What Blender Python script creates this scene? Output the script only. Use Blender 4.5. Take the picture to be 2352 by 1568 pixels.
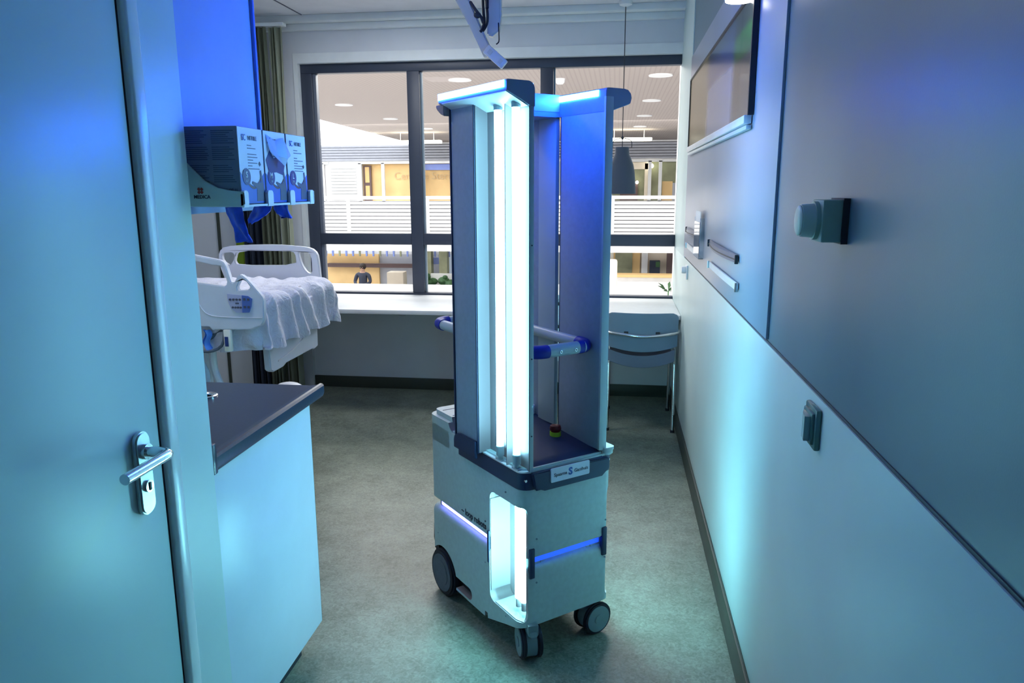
import bpy, bmesh, math, random
from mathutils import Vector, Matrix, noise
from mathutils.geometry import tessellate_polygon
random.seed(7)
sc = bpy.context.scene
C = sc.collection
for o in list(bpy.data.objects): bpy.data.objects.remove(o)

# ------------------------------------------------------------------ camera, world, exposure
cd = bpy.data.cameras.new('camera'); cam = bpy.data.objects.new('camera', cd); C.objects.link(cam)
cd.sensor_width = 36; cd.sensor_fit = 'HORIZONTAL'; cd.lens = 1730/2352*36; cd.clip_start = .02; cd.clip_end = 200
cam.matrix_world = Matrix(((0.9908087,-0.02363087,0.1331905,0),(0.13522484,0.19862902,-0.97070117,0),(-0.00351698,0.97978982,0.19999885,1.57),(0,0,0,1)))
sc.camera = cam
w = bpy.data.worlds.new('world'); sc.world = w; w.use_nodes = True
w.node_tree.nodes['Background'].inputs[0].default_value = (.55,.62,.75,1)
w.node_tree.nodes['Background'].inputs[1].default_value = .6
vs = sc.view_settings
vs.view_transform = 'Standard'; vs.look = 'None'; vs.gamma = 1; vs.exposure = 0; vs.use_curve_mapping = False

def area(name, loc, rot, sx, sy, power, col):
    l = bpy.data.lights.new(name, 'AREA'); l.shape = 'RECTANGLE'; l.size = sx; l.size_y = sy; l.energy = power; l.color = col
    o = bpy.data.objects.new(name, l); C.objects.link(o); o.location = loc; o.rotation_euler = rot; return o
# added fill strips, no fixture in view, brightening the far side of the atrium
area('atrium_fill', (-4, 7.0, 2.9), (math.radians(62),0,0), 16, .5, 480, (1,.95,.88))
area('atrium_fill', (-4, 17.0, 2.9), (math.radians(25),0,0), 16, .5, 520, (1,.95,.9))  # second added fill strip, deeper in the atrium
area('room_fill', (-.3, .2, 2.76), (0,0,0), .5, .5, .5, (.55,.85,1))  # added weak ambient fill near the camera, without a fixture
area('room_fill', (-1.5, 4.5, 2.76), (0,0,0), .6, .6, 21, (.92,.95,1))  # added neutral fill to lift the rear of the room
area('room_fill', (-1.95, 2.75, 2.76), (0,0,0),   .4, .4, 9, (.95,.95,1))  # added fill for the near faces of the bed
area('atrium_fill', (-1.5, 7.6, 2.985), (0,0,0), 9, 3.0, 620, (1,.97,.93))  # added panel out of view, sends fill through the window onto desk and curtains

# ------------------------------------------------------------------ materials
def mat(name, col, rough=.5, metal=0, emit=None, es=0, bump=0, bscale=200, var=0, vscale=8, coat=0, trans=0, alpha=1, spec=None, sheen=0):
    m = bpy.data.materials.new(name); m.use_nodes = True; nt = m.node_tree; b = nt.nodes['Principled BSDF']
    b.inputs['Base Color'].default_value = (*col,1); b.inputs['Roughness'].default_value = rough; b.inputs['Metallic'].default_value = metal
    if emit: b.inputs['Emission Color'].default_value = (*emit,1); b.inputs['Emission Strength'].default_value = es
    if coat: b.inputs['Coat Weight'].default_value = coat; b.inputs['Coat Roughness'].default_value = .08
    if spec is not None: b.inputs['Specular IOR Level'].default_value = spec
    if trans: b.inputs['Transmission Weight'].default_value = trans
    if sheen: b.inputs['Sheen Weight'].default_value = sheen
    b.inputs['Alpha'].default_value = alpha
    tc = nt.nodes.new('ShaderNodeTexCoord')
    n = nt.nodes.new('ShaderNodeTexNoise'); n.inputs['Scale'].default_value = vscale; n.inputs['Detail'].default_value = 6
    nt.links.new(tc.outputs['Object'], n.inputs['Vector'])
    v = var or .03
    r = nt.nodes.new('ShaderNodeValToRGB'); r.color_ramp.elements[0].position = .35; r.color_ramp.elements[1].position = .65
    r.color_ramp.elements[0].color = (*[c*(1-v) for c in col],1); r.color_ramp.elements[1].color = (*[min(1,c*(1+v)) for c in col],1)
    nt.links.new(n.outputs['Fac'], r.inputs[0]); nt.links.new(r.outputs[0], b.inputs['Base Color'])
    if bump:
        n2 = nt.nodes.new('ShaderNodeTexNoise'); n2.inputs['Scale'].default_value = bscale; nt.links.new(tc.outputs['Object'], n2.inputs['Vector'])
        bp = nt.nodes.new('ShaderNodeBump'); bp.inputs['Strength'].default_value = bump; bp.inputs['Distance'].default_value = .002
        nt.links.new(n2.outputs['Fac'], bp.inputs['Height']); nt.links.new(bp.outputs[0], b.inputs['Normal'])
    return m

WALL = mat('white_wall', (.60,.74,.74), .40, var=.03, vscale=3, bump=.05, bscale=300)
WALLU = mat('grey_blue_wall', (.145,.215,.27), .38, var=.04, vscale=3, bump=.05, bscale=300)
PANELM = mat('panel_laminate', (.36,.40,.50), .33, var=.03, vscale=3)
BACKW = mat('back_wall_paint', (.62,.65,.70), .6, var=.03, vscale=4)
TRIMW = mat('reveal_paint', (.72,.76,.78), .5)
CEIL = mat('ceiling_plaster', (.66,.67,.72), .8, bump=.2, bscale=120)
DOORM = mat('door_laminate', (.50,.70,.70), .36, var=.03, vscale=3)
FRAMEM = mat('door_frame_paint', (.80,.88,.88), .25)
BLACKG = mat('black_rubber', (.012,.014,.02), .5)
BASEB = mat('baseboard_dark', (.035,.045,.035), .45)
DARKF = mat('window_frame_dark', (.035,.045,.075), .45)
CHROME = mat('chrome', (.75,.78,.8), .18, metal=1)
STEEL = mat('brushed_steel', (.55,.58,.6), .33, metal=1, bump=.1, bscale=400)
WORKT = mat('dark_worktop', (.025,.04,.075), .3, var=.12, vscale=90)
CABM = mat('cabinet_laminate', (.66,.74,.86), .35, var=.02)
CABEDGE = mat('cabinet_edge', (.06,.13,.12), .5)
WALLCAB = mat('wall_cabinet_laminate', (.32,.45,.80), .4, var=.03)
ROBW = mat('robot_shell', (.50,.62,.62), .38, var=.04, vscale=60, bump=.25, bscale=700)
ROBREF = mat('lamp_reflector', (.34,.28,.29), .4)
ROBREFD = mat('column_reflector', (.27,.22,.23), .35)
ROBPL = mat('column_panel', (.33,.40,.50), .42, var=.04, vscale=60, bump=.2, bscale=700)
ROBEDGE = mat('column_edge', (.45,.55,.58), .4)
ROBD = mat('robot_dark_cover', (.018,.035,.095), .42, bump=.3, bscale=600)
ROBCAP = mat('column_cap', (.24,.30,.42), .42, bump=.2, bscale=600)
BLUEP = mat('blue_plastic', (.005,.02,.35), .45)
TUBE = mat('lamp_glow', (.9,.95,1), .4, emit=(.27,.77,1.0), es=25)
TUBEL = mat('lower_lamp_glow', (.9,.95,1), .4, emit=(.27,.84,.95), es=58)
LED = mat('blue_led_glow', (.5,.6,1), .4, emit=(.012,.10,1.0), es=200)
LEDV = mat('violet_led_glow', (.5,.5,1), .4, emit=(.22,.20,1.0), es=8)
LEDB = mat('deep_blue_led_glow', (.2,.3,1), .4, emit=(.005,.05,1.0), es=1.6)
RUB = mat('tyre_rubber', (.012,.016,.03), .55)
HUB = mat('wheel_hub_grey', (.10,.13,.18), .5, var=.15, vscale=30)
HUBL = mat('caster_hub', (.22,.30,.32), .45)
REDB = mat('red_button', (.16,.008,.015), .35)
YELG = mat('yellow_green_ring', (.5,.8,.05), .4)
LABELW = mat('white_label', (.74,.80,.92), .3)
INK = mat('ink_dark', (.02,.03,.06), .5)
INKR = mat('ink_red', (.35,.03,.02), .5)
INKG = mat('ink_grey', (.08,.09,.14), .5)
INKB = mat('ink_blue', (.02,.09,.40), .5)
BOXG = mat('box_side_card', (.22,.24,.31), .5)
BOXW = mat('box_front_card', (.85,.87,.92), .28)
BOXB = mat('box_print_blue', (.015,.14,.60), .3)
BOXN = mat('box_print_navy', (.015,.04,.20), .3)
BOXBR = mat('box_print_brown', (.10,.05,.06), .4)
DISP = mat('dispenser_plastic', (.62,.72,.64), .4)
DISPW = mat('dispenser_front_plastic', (.85,.87,.9), .35)
GLOVE = mat('blue_nitrile', (.005,.06,.65), .5, var=.25, vscale=40, sheen=.3)
BEDP = mat('bed_plastic', (.70,.73,.82), .42, bump=.1, bscale=500)
SHEET = mat('blanket_cotton', (.68,.69,.80), .85, bump=1, bscale=26)
for _n in SHEET.node_tree.nodes:
    if _n.type == 'BUMP': _n.inputs['Distance'].default_value = .012; _n.inputs['Strength'].default_value = .7
    if _n.type == 'TEX_NOISE' and _n.inputs['Scale'].default_value == 26: _n.inputs['Distortion'].default_value = 1.2
MATTR = mat('mattress_cover', (.30,.32,.42), .7)
BEDMET = mat('bed_metal', (.18,.24,.30), .45)
BEDD = mat('bed_dark', (.02,.025,.04), .6)
PLAST = mat('clear_bag', (.40,.50,.62), .25)
LBL = mat('light_blue_cloth', (.10,.30,.85), .7)
CURD = mat('slate_curtain', (.035,.05,.085), .85)
CURG = mat('olive_curtain', (.20,.23,.17), .85)
CURL = mat('pale_green_curtain', (.42,.46,.36), .85)
LIME = mat('lime_fabric', (.22,.34,.01), .7)
DESK = mat('desk_laminate', (.72,.74,.76), .4)
CHAIRP = mat('chair_plastic', (.17,.25,.33), .5, bump=.2, bscale=500)
SEATP = mat('seat_plastic', (.15,.17,.24), .5, bump=.2, bscale=500)
SHADE = mat('lamp_shade_grey', (.06,.08,.12), .8, bump=.2, bscale=400)
CORD = mat('cord_dark', (.03,.035,.05), .6)
SWITCHM = mat('switch_green_plastic', (.10,.22,.22), .25)
THERMD = mat('thermostat_dial', (.62,.74,.68), .35)
THERM = mat('thermostat_plastic', (.34,.48,.42), .45)
ARMM = mat('arm_blue_white', (.85,.80,.62), .45)
HANDS = mat('handset_white', (.95,.92,.80), .35)
ACRY = mat('clear_acrylic', (.85,.9,1), .05, trans=.9)
PAPER = mat('bright_paper', (.85,.88,.95), .6)
ATRW = mat('atrium_white', (.85,.85,.86), .7)
ATRG = mat('atrium_grey', (.45,.46,.52), .7)
ATRC = mat('atrium_ceiling_plaster', (.62,.54,.52), .8)
GAPM = mat('slat_shadow_gap', (.10,.10,.14), .8)
ORNG = mat('warm_orange_wall', (.85,.58,.28), .8, var=.12, vscale=1.2)
OLIV = mat('olive_blind', (.30,.31,.20), .8, var=.25, vscale=2)
WOODL = mat('light_wood', (.75,.50,.22), .6)
BROWNP = mat('brown_panel', (.14,.09,.09), .7)
DARKI = mat('dark_interior', (.02,.03,.06), .6)
BLUESIGN = mat('blue_sign', (.25,.33,.75), .6)
CREAM = mat('cream_column', (.85,.75,.62), .7)
FOL = mat('foliage_green', (.05,.14,.05), .6)
SKIN = mat('skin', (.55,.33,.25), .6)
JACK = mat('dark_jacket', (.05,.06,.10), .8)
HAIR = mat('dark_hair', (.03,.02,.02), .7)
LAMPD = mat('downlight_glow', (1,.95,.85), .5, emit=(1,.93,.72), es=9)
SKYL = mat('skylight_glow', (1,1,1), .5, emit=(.95,.97,1), es=2.6)
SPOTG = mat('wall_lamp_glow', (1,.9,.8), .5, emit=(1,.95,.9), es=8)

def floor_mat():
    m = bpy.data.materials.new('linoleum'); m.use_nodes = True; nt = m.node_tree; b = nt.nodes['Principled BSDF']
    tc = nt.nodes.new('ShaderNodeTexCoord')
    a = nt.nodes.new('ShaderNodeTexNoise'); a.inputs['Scale'].default_value = 5; a.inputs['Detail'].default_value = 10; a.inputs['Roughness'].default_value = .7
    c = nt.nodes.new('ShaderNodeTexNoise'); c.inputs['Scale'].default_value = 60; c.inputs['Detail'].default_value = 6; c.inputs['Distortion'].default_value = 1.5
    mix = nt.nodes.new('ShaderNodeMath'); mix.operation = 'MULTIPLY_ADD'; mix.inputs[1].default_value = .5
    nt.links.new(tc.outputs['Object'], a.inputs['Vector']); nt.links.new(tc.outputs['Object'], c.inputs['Vector'])
    nt.links.new(a.outputs['Fac'], mix.inputs[0])
    h = nt.nodes.new('ShaderNodeMath'); h.operation = 'MULTIPLY'; h.inputs[1].default_value = .5
    nt.links.new(c.outputs['Fac'], h.inputs[0]); nt.links.new(h.outputs[0], mix.inputs[2])
    r = nt.nodes.new('ShaderNodeValToRGB'); e = r.color_ramp.elements
    e[0].position = .38; e[0].color = (.125,.15,.115,1); e[1].position = .62; e[1].color = (.30,.335,.27,1)
    nt.links.new(mix.outputs[0], r.inputs[0]); nt.links.new(r.outputs[0], b.inputs['Base Color'])
    b.inputs['Roughness'].default_value = .42
    bp = nt.nodes.new('ShaderNodeBump'); bp.inputs['Strength'].default_value = .08; bp.inputs['Distance'].default_value = .002
    nt.links.new(c.outputs['Fac'], bp.inputs['Height']); nt.links.new(bp.outputs[0], b.inputs['Normal'])
    return m
LINO = floor_mat()
def glass_mat():
    m = bpy.data.materials.new('window_glass'); m.use_nodes = True; nt = m.node_tree; nt.nodes.clear()
    o = nt.nodes.new('ShaderNodeOutputMaterial'); mx = nt.nodes.new('ShaderNodeMixShader'); t = nt.nodes.new('ShaderNodeBsdfTransparent')
    g = nt.nodes.new('ShaderNodeBsdfGlossy'); g.inputs['Roughness'].default_value = .02; f = nt.nodes.new('ShaderNodeFresnel'); f.inputs['IOR'].default_value = 1.12
    t.inputs[0].default_value = (.96,.98,.98,1)
    nt.links.new(f.outputs[0], mx.inputs[0]); nt.links.new(t.outputs[0], mx.inputs[1]); nt.links.new(g.outputs[0], mx.inputs[2]); nt.links.new(mx.outputs[0], o.inputs[0])
    return m
GLASS = glass_mat()
def perf_mat():
    # perforated plaster: fine rows of holes
    m = mat('perforated_plaster', (.62,.54,.52), .8); nt = m.node_tree; b = nt.nodes['Principled BSDF']
    tc = nt.nodes.new('ShaderNodeTexCoord'); wv = nt.nodes.new('ShaderNodeTexWave'); wv.inputs['Scale'].default_value = 5; wv.bands_direction = 'X'
    nt.links.new(tc.outputs['Object'], wv.inputs['Vector'])
    r = nt.nodes.new('ShaderNodeValToRGB'); r.color_ramp.elements[0].color = (.37,.315,.295,1); r.color_ramp.elements[1].color = (.42,.36,.335,1); r.color_ramp.elements[1].position = .35
    nt.links.new(wv.outputs['Fac'], r.inputs[0]); nt.links.new(r.outputs[0], b.inputs['Base Color']); return m
PERF = perf_mat()
def art_mat():
    # framed photo print: pale road between dark/brown/green sides; colours by print position
    m = bpy.data.materials.new('photo_print'); m.use_nodes = True; nt = m.node_tree; b = nt.nodes['Principled BSDF']
    tc = nt.nodes.new('ShaderNodeTexCoord'); sp = nt.nodes.new('ShaderNodeSeparateXYZ'); nt.links.new(tc.outputs['Generated'], sp.inputs[0])
    n = nt.nodes.new('ShaderNodeTexNoise'); n.inputs['Scale'].default_value = 6; nt.links.new(tc.outputs['Generated'], n.inputs['Vector'])
    ad = nt.nodes.new('ShaderNodeMath'); ad.operation = 'MULTIPLY_ADD'; ad.inputs[1].default_value = .10; nt.links.new(n.outputs['Fac'], ad.inputs[0]); nt.links.new(sp.outputs['Z'], ad.inputs[2])
    r1 = nt.nodes.new('ShaderNodeValToRGB'); e = r1.color_ramp.elements   # vertical, near part
    cols = [(0,(.12,.11,.10)),(.42,(.055,.045,.04)),(.58,(.09,.065,.045)),(.62,(.01,.10,.008)),(.80,(.02,.22,.015)),(.86,(.02,.03,.02)),(1,(.015,.02,.025))]
    e[0].color = (*cols[0][1],1); e[1].position = 1; e[1].color = (*cols[-1][1],1)
    for p,c in cols[1:-1]: q = e.new(p); q.color = (*c,1)
    nt.links.new(ad.outputs[0], r1.inputs[0])
    r2 = nt.nodes.new('ShaderNodeValToRGB'); e = r2.color_ramp.elements
    cols = [(0,(.36,.37,.48)),(.60,(.28,.30,.42)),(.66,(.03,.07,.22)),(.85,(.04,.08,.24)),(1,(.03,.05,.1))]
    e[0].color = (*cols[0][1],1); e[1].position = 1; e[1].color = (*cols[-1][1],1)
    for p,c in cols[1:-1]: q = e.new(p); q.color = (*c,1)
    nt.links.new(ad.outputs[0], r2.inputs[0])
    r3 = nt.nodes.new('ShaderNodeValToRGB'); e = r3.color_ramp.elements; e[0].color = (1,1,1,1); e[0].position = .17; e[1].position = .22; e[1].color = (0,0,0,1)
    nt.links.new(sp.outputs['Y'], r3.inputs[0])
    mx = nt.nodes.new('ShaderNodeMix'); mx.data_type = 'RGBA'
    nt.links.new(r3.outputs[0], mx.inputs[0]); nt.links.new(r2.outputs[0], mx.inputs[6]); nt.links.new(r1.outputs[0], mx.inputs[7])
    r4 = nt.nodes.new('ShaderNodeValToRGB'); e = r4.color_ramp.elements; e[0].color = (0,0,0,1); e[0].position = .55; e[1].position = .62; e[1].color = (1,1,1,1)
    nt.links.new(sp.outputs['Y'], r4.inputs[0])
    mx2 = nt.nodes.new('ShaderNodeMix'); mx2.data_type = 'RGBA'; mx2.inputs[7].default_value = (.26,.20,.09,1)
    nt.links.new(r4.outputs[0], mx2.inputs[0]); nt.links.new(mx.outputs[2], mx2.inputs[6])
    nt.links.new(mx2.outputs[2], b.inputs['Base Color']); b.inputs['Roughness'].default_value = .22; b.inputs['Coat Weight'].default_value = .12
    return m
ART = art_mat()

# ------------------------------------------------------------------ helpers
class MB:
    """collects shapes and links them as one mesh object"""
    def __init__(s): s.b = bmesh.new()
    def merge(s, t, mi=0):
        if mi:
            for f in t.faces: f.material_index = mi
        me = bpy.data.meshes.new('t'); t.to_mesh(me); t.free(); s.b.from_mesh(me); bpy.data.meshes.remove(me); return s
    def box(s, x0,x1,y0,y1,z0,z1, bev=0, seg=2, mi=0, rot=None):
        t = bmesh.new(); bmesh.ops.create_cube(t, size=1)
        c = Vector(((x0+x1)/2,(y0+y1)/2,(z0+z1)/2)); d = Vector((abs(x1-x0),abs(y1-y0),abs(z1-z0)))
        for v in t.verts: v.co = Vector((v.co.x*d.x, v.co.y*d.y, v.co.z*d.z))
        if bev: bmesh.ops.bevel(t, geom=t.edges[:], offset=bev, segments=seg, affect='EDGES', profile=.5)
        for v in t.verts: v.co = (rot @ v.co if rot else v.co) + c
        return s.merge(t, mi)
    def cyl(s, p, q, r, r2=None, n=24, mi=0, bev=0):
        p = Vector(p); q = Vector(q); d = q-p; t = bmesh.new()
        bmesh.ops.create_cone(t, cap_ends=True, segments=n, radius1=r, radius2=r if r2 is None else r2, depth=d.length)
        if bev: bmesh.ops.bevel(t, geom=[e for e in t.edges if abs(e.verts[0].co.z-e.verts[1].co.z)<1e-6], offset=bev, segments=2, affect='EDGES')
        M = Matrix.Translation((p+q)/2) @ d.to_track_quat('Z','Y').to_matrix().to_4x4()
        bmesh.ops.transform(t, matrix=M, verts=t.verts); return s.merge(t, mi)
    def sph(s, c, r, sc=(1,1,1), mi=0, n=16):
        t = bmesh.new(); bmesh.ops.create_uvsphere(t, u_segments=n, v_segments=max(6,n//2), radius=r)
        for v in t.verts: v.co = Vector((v.co.x*sc[0]+c[0], v.co.y*sc[1]+c[1], v.co.z*sc[2]+c[2]))
        return s.merge(t, mi)
    def lathe(s, c, prof, n=32, mi=0):
        t = bmesh.new(); rings = []
        for r,z in prof:
            rings.append([t.verts.new((c[0]+r*math.cos(2*math.pi*k/n), c[1]+r*math.sin(2*math.pi*k/n), c[2]+z)) for k in range(n)])
        for a,b in zip(rings, rings[1:]):
            for k in range(n): t.faces.new((a[k],a[(k+1)%n],b[(k+1)%n],b[k]))
        for rr,fl in ((rings[0],1),(rings[-1],0)):
            try: t.faces.new(rr[::-1] if fl else rr)
            except: pass
        return s.merge(t, mi)
    def tube(s, pts, r, n=10, mi=0, smooth=3, flat=None):
        P = [Vector(p) for p in pts]
        if smooth and len(P) > 2:
            Q = []
            for i in range(len(P)-1):
                a = P[max(0,i-1)]; b = P[i]; c = P[i+1]; d = P[min(len(P)-1,i+2)]
                for k in range(smooth):
                    u = k/smooth; Q.append(.5*((2*b)+(c-a)*u+(2*a-5*b+4*c-d)*u*u+(3*b-a-3*c+d)*u**3))
            Q.append(P[-1]); P = Q
        t = bmesh.new(); rings = []; up = Vector((0,0,1))
        for i,p in enumerate(P):
            d = (P[min(i+1,len(P)-1)]-P[max(i-1,0)]).normalized()
            if abs(d.dot(up)) > .95: up = Vector((1,0,0)) if abs(d.x) < .9 else Vector((0,1,0))
            a = d.cross(up).normalized(); b = a.cross(d).normalized(); up = b
            rr = r[min(len(r)-1, int(i*len(r)/len(P)))] if isinstance(r,(list,tuple)) else r
            fa, fb = flat or (1,1)
            rings.append([t.verts.new(p + a*rr*fa*math.cos(2*math.pi*k/n) + b*rr*fb*math.sin(2*math.pi*k/n)) for k in range(n)])
        for a,b in zip(rings, rings[1:]):
            for k in range(n): t.faces.new((a[k],a[(k+1)%n],b[(k+1)%n],b[k]))
        t.faces.new(rings[0][::-1]); t.faces.new(rings[-1]); bmesh.ops.recalc_face_normals(t, faces=t.faces)
        return s.merge(t, mi)
    def prism(s, poly, ax, a, b, holes=(), bev=0, mi=0):
        """poly in the plane across axis ax ('x': (y,z); 'y': (x,z); 'z': (x,y)), extruded a..b"""
        t = bmesh.new(); loops = [list(poly)]+[list(h) for h in holes]
        def put(p,q):
            return (q,p[0],p[1]) if ax=='x' else (p[0],q,p[1]) if ax=='y' else (p[0],p[1],q)
        flat = [p for l in loops for p in l]
        va = [t.verts.new(put(p,a)) for p in flat]; vb = [t.verts.new(put(p,b)) for p in flat]
        if holes:
            for tri in tessellate_polygon([[Vector((p[0],p[1],0)) for p in l] for l in loops]):
                for vv in (va,vb):
                    try: t.faces.new([vv[i] for i in tri])
                    except: pass
        else: t.faces.new(va); t.faces.new(vb[::-1])
        k = 0
        for l in loops:
            n = len(l)
            for i in range(n): t.faces.new((va[k+i],va[k+(i+1)%n],vb[k+(i+1)%n],vb[k+i]))
            k += n
        bmesh.ops.recalc_face_normals(t, faces=t.faces)
        if bev:
            ed = [e for e in t.edges if len(e.link_faces)==2 and e.calc_face_angle(0) > .9]
            bmesh.ops.bevel(t, geom=ed, offset=bev, segments=2, affect='EDGES')
        return s.merge(t, mi)
    def xf(s, M): bmesh.ops.transform(s.b, matrix=M, verts=s.b.verts); return s
    def build(s, name, mats, parent=None, smooth=35, kind=None, label=None):
        me = bpy.data.meshes.new(name); s.b.to_mesh(me); s.b.free()
        for m in (mats if isinstance(mats,(list,tuple)) else [mats]): me.materials.append(m)
        if smooth:
            me.polygons.foreach_set('use_smooth', [True]*len(me.polygons)); me.set_sharp_from_angle(angle=math.radians(smooth))
        o = bpy.data.objects.new(name, me); C.objects.link(o)
        if parent: o.parent = parent; o.matrix_parent_inverse = Matrix()
        if parent and parent.get('_w'): o.location = -Vector(parent['_w'])
        if kind: o['kind'] = kind
        if label: o['label'] = label
        return o

def tag(o, label, cat, group=None, kind=None):
    o['label'] = label; o['category'] = cat
    if group: o['group'] = group
    if kind: o['kind'] = kind
    return o
def thing(name, label, cat, loc=(0,0,0), rz=0, group=None, world=True):
    """Empty at the thing's base; with world=True its parts are given in world coordinates"""
    o = bpy.data.objects.new(name, None); C.objects.link(o); o.location = loc; o.rotation_euler = (0,0,rz); o.empty_display_size = .05
    if world: o['_w'] = tuple(loc)
    return tag(o, label, cat, group)
def struct(name, mb, m, smooth=35): o = mb.build(name, m, None, smooth); o['kind'] = 'structure'; return o
def cut(o, cutters):
    for c in cutters:
        md = o.modifiers.new('b','BOOLEAN'); md.operation = 'DIFFERENCE'; md.solver = 'EXACT'; md.object = c
        bpy.context.view_layer.update(); dg = bpy.context.evaluated_depsgraph_get()
        me = bpy.data.meshes.new_from_object(o.evaluated_get(dg)); o.modifiers.clear(); o.data = me
    me.polygons.foreach_set('use_smooth', [True]*len(me.polygons)); me.set_sharp_from_angle(angle=math.radians(35))
def rrect(x0,x1,y0,y1,r,n=5,corners=(1,1,1,1)):
    P = []
    for (cx,cy,a0),on in zip(((x1-r,y1-r,0),(x0+r,y1-r,90),(x0+r,y0+r,180),(x1-r,y0+r,270)),corners):
        if on: P += [(cx+r*math.cos(math.radians(a0+90*k/n)), cy+r*math.sin(math.radians(a0+90*k/n))) for k in range(n+1)]
        else: P.append((cx+math.copysign(r,math.cos(math.radians(a0+45))), cy+math.copysign(r,math.sin(math.radians(a0+45)))))
    return P
def smoothpoly(P, r=2):
    """chaikin corner cutting"""
    for _ in range(r):
        Q = []
        for i in range(len(P)):
            a = P[i]; b = P[(i+1)%len(P)]
            Q += [(a[0]*.78+b[0]*.22, a[1]*.78+b[1]*.22),(a[0]*.22+b[0]*.78, a[1]*.22+b[1]*.78)]
        P = Q
    return P
def text(name, s, size, M, m, parent, ext=.0004, label=None, bold=0, align='CENTER', sx=1):
    cu = bpy.data.curves.new(name,'FONT'); cu.body = s; cu.size = size; cu.extrude = ext; cu.align_x = align; cu.align_y = 'CENTER'; cu.resolution_u = 3; cu.offset = bold
    t = bpy.data.objects.new('tmp', cu); C.objects.link(t); bpy.context.view_layer.update()
    me = bpy.data.meshes.new_from_object(t.evaluated_get(bpy.context.evaluated_depsgraph_get())); bpy.data.objects.remove(t)
    me.transform(M @ Matrix.Diagonal((sx,1,1,1))); me.materials.clear(); me.materials.append(m)
    o = bpy.data.objects.new(name, me); C.objects.link(o)
    if parent:
        o.parent = parent
        if parent.get('_w'): o.location = -Vector(parent['_w'])
        elif parent.parent and parent.parent.get('_w'): pass
    return o
def frame(o, X, Y):
    """matrix placing text: local x along X, y along Y, at o"""
    X = Vector(X).normalized(); Y = Vector(Y).normalized(); Z = X.cross(Y)
    return Matrix(((X.x,Y.x,Z.x,o[0]),(X.y,Y.y,Z.y,o[1]),(X.z,Y.z,Z.z,o[2]),(0,0,0,1)))

# ------------------------------------------------------------------ room shell
struct('floor', MB().box(-3.9,.60,-1.4,5.80,-.1,0), LINO)
struct('ceiling', MB().box(-3.9,.60,-1.4,5.80,2.79,2.9), CEIL)
for x0 in (-2.27,):
    struct('trim_1', MB().box(x0-.004,x0+.004,2.4,5.5,2.786,2.792), INKG)
struct('wall_right', MB().box(.436,.60,-1.4,5.80,0,2.79), WALLU)
# proud lower wall panel; the strip right of the window is the same white
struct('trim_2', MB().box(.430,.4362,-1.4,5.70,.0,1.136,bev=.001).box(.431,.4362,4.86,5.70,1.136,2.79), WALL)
struct('trim_3', MB().box(.4335,.437,-1.4,4.86,1.134,1.142), INK)
struct('wall_back', MB().box(-3.9,-2.385,5.62,5.80,0,2.79), BACKW)
struct('wall_back_upper', MB().box(-2.385,.437,5.62,5.80,2.545,2.79), BACKW)
struct('wall_back_lower', MB().box(-2.385,.437,5.66,5.80,0,.745), BACKW)
struct('trim_4', MB().box(-2.392,.431,5.615,5.70,2.478,2.548).box(-2.405,-2.372,5.615,5.70,.76,2.478).box(-2.405,-2.392,5.615,5.70,2.478,2.548), TRIMW)
struct('wall_left', MB().box(-3.9,-3.7,2.33,5.80,0,2.79), BACKW)
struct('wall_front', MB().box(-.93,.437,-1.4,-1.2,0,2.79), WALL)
# corridor wall with door opening, washroom block behind it
struct('wall_corridor', MB().box(-1.10,-.93,-1.4,.40,0,2.79).box(-1.10,-.93,1.44,1.575,0,2.79).box(-1.10,-.93,.40,1.44,2.14,2.79)
       .box(-1.72,-1.10,1.50,1.575,0,2.79).box(-1.72,-1.62,1.575,2.33,0,2.79).box(-3.9,-1.62,2.28,2.33,0,2.79), WALL)
d1 = thing('door_1','pale laminate bathroom door with steel lever on the left','door',(-.95,1.385,0)); d1['kind']='structure'
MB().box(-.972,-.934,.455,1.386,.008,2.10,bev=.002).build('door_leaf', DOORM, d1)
MB().box(-.985,-.939,1.386,1.398,0,2.10).build('door_seal', BLACKG, d1)
f = MB().box(-.98,-.922,1.398,1.440,0,2.14,bev=.007,seg=3).box(-.98,-.922,.40,.446,0,2.14,bev=.007).box(-.98,-.922,.446,1.398,2.104,2.14,bev=.004)
f.build('door_frame', FRAMEM, d1)
hp = MB().prism(rrect(1.292,1.338,.925,1.098,.022,6),'x',-.934,-.921,bev=.003).build('handle_plate', STEEL, d1)
MB().cyl((-.922,1.315,1.058),(-.912,1.315,1.058),.016).build('rosette', CHROME, hp).location = (0,0,0)
MB().tube([(-.915,1.315,1.058),(-.885,1.315,1.058),(-.868,1.308,1.058),(-.864,1.29,1.058),(-.864,1.17,1.058)],.0105,n=16,smooth=5).build('lever', CHROME, hp)
MB().cyl((-.922,1.315,.985),(-.916,1.315,.985),.0125).box(-.917,-.914,1.3125,1.3175,.977,.993,mi=1).build('keyhole', [CHROME,BLACKG], hp)
struct('baseboard_right', MB().box(.418,.430,-1.2,5.62,0,.115,bev=.002), BASEB)
struct('baseboard_back', MB().box(-3.7,.418,5.645,5.662,0,.09,bev=.002), BASEB)
# grey cove strip under the ceiling at the window wall
struct('trim_5', MB().box(-3.7,.432,5.50,5.62,2.745,2.79,bev=.004).box(-3.7,.432,5.575,5.62,2.70,2.745,bev=.004), TRIMW)
struct('trim_6', MB().box(-3.105,-3.085,5.605,5.622,0,2.70), BASEB)

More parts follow.
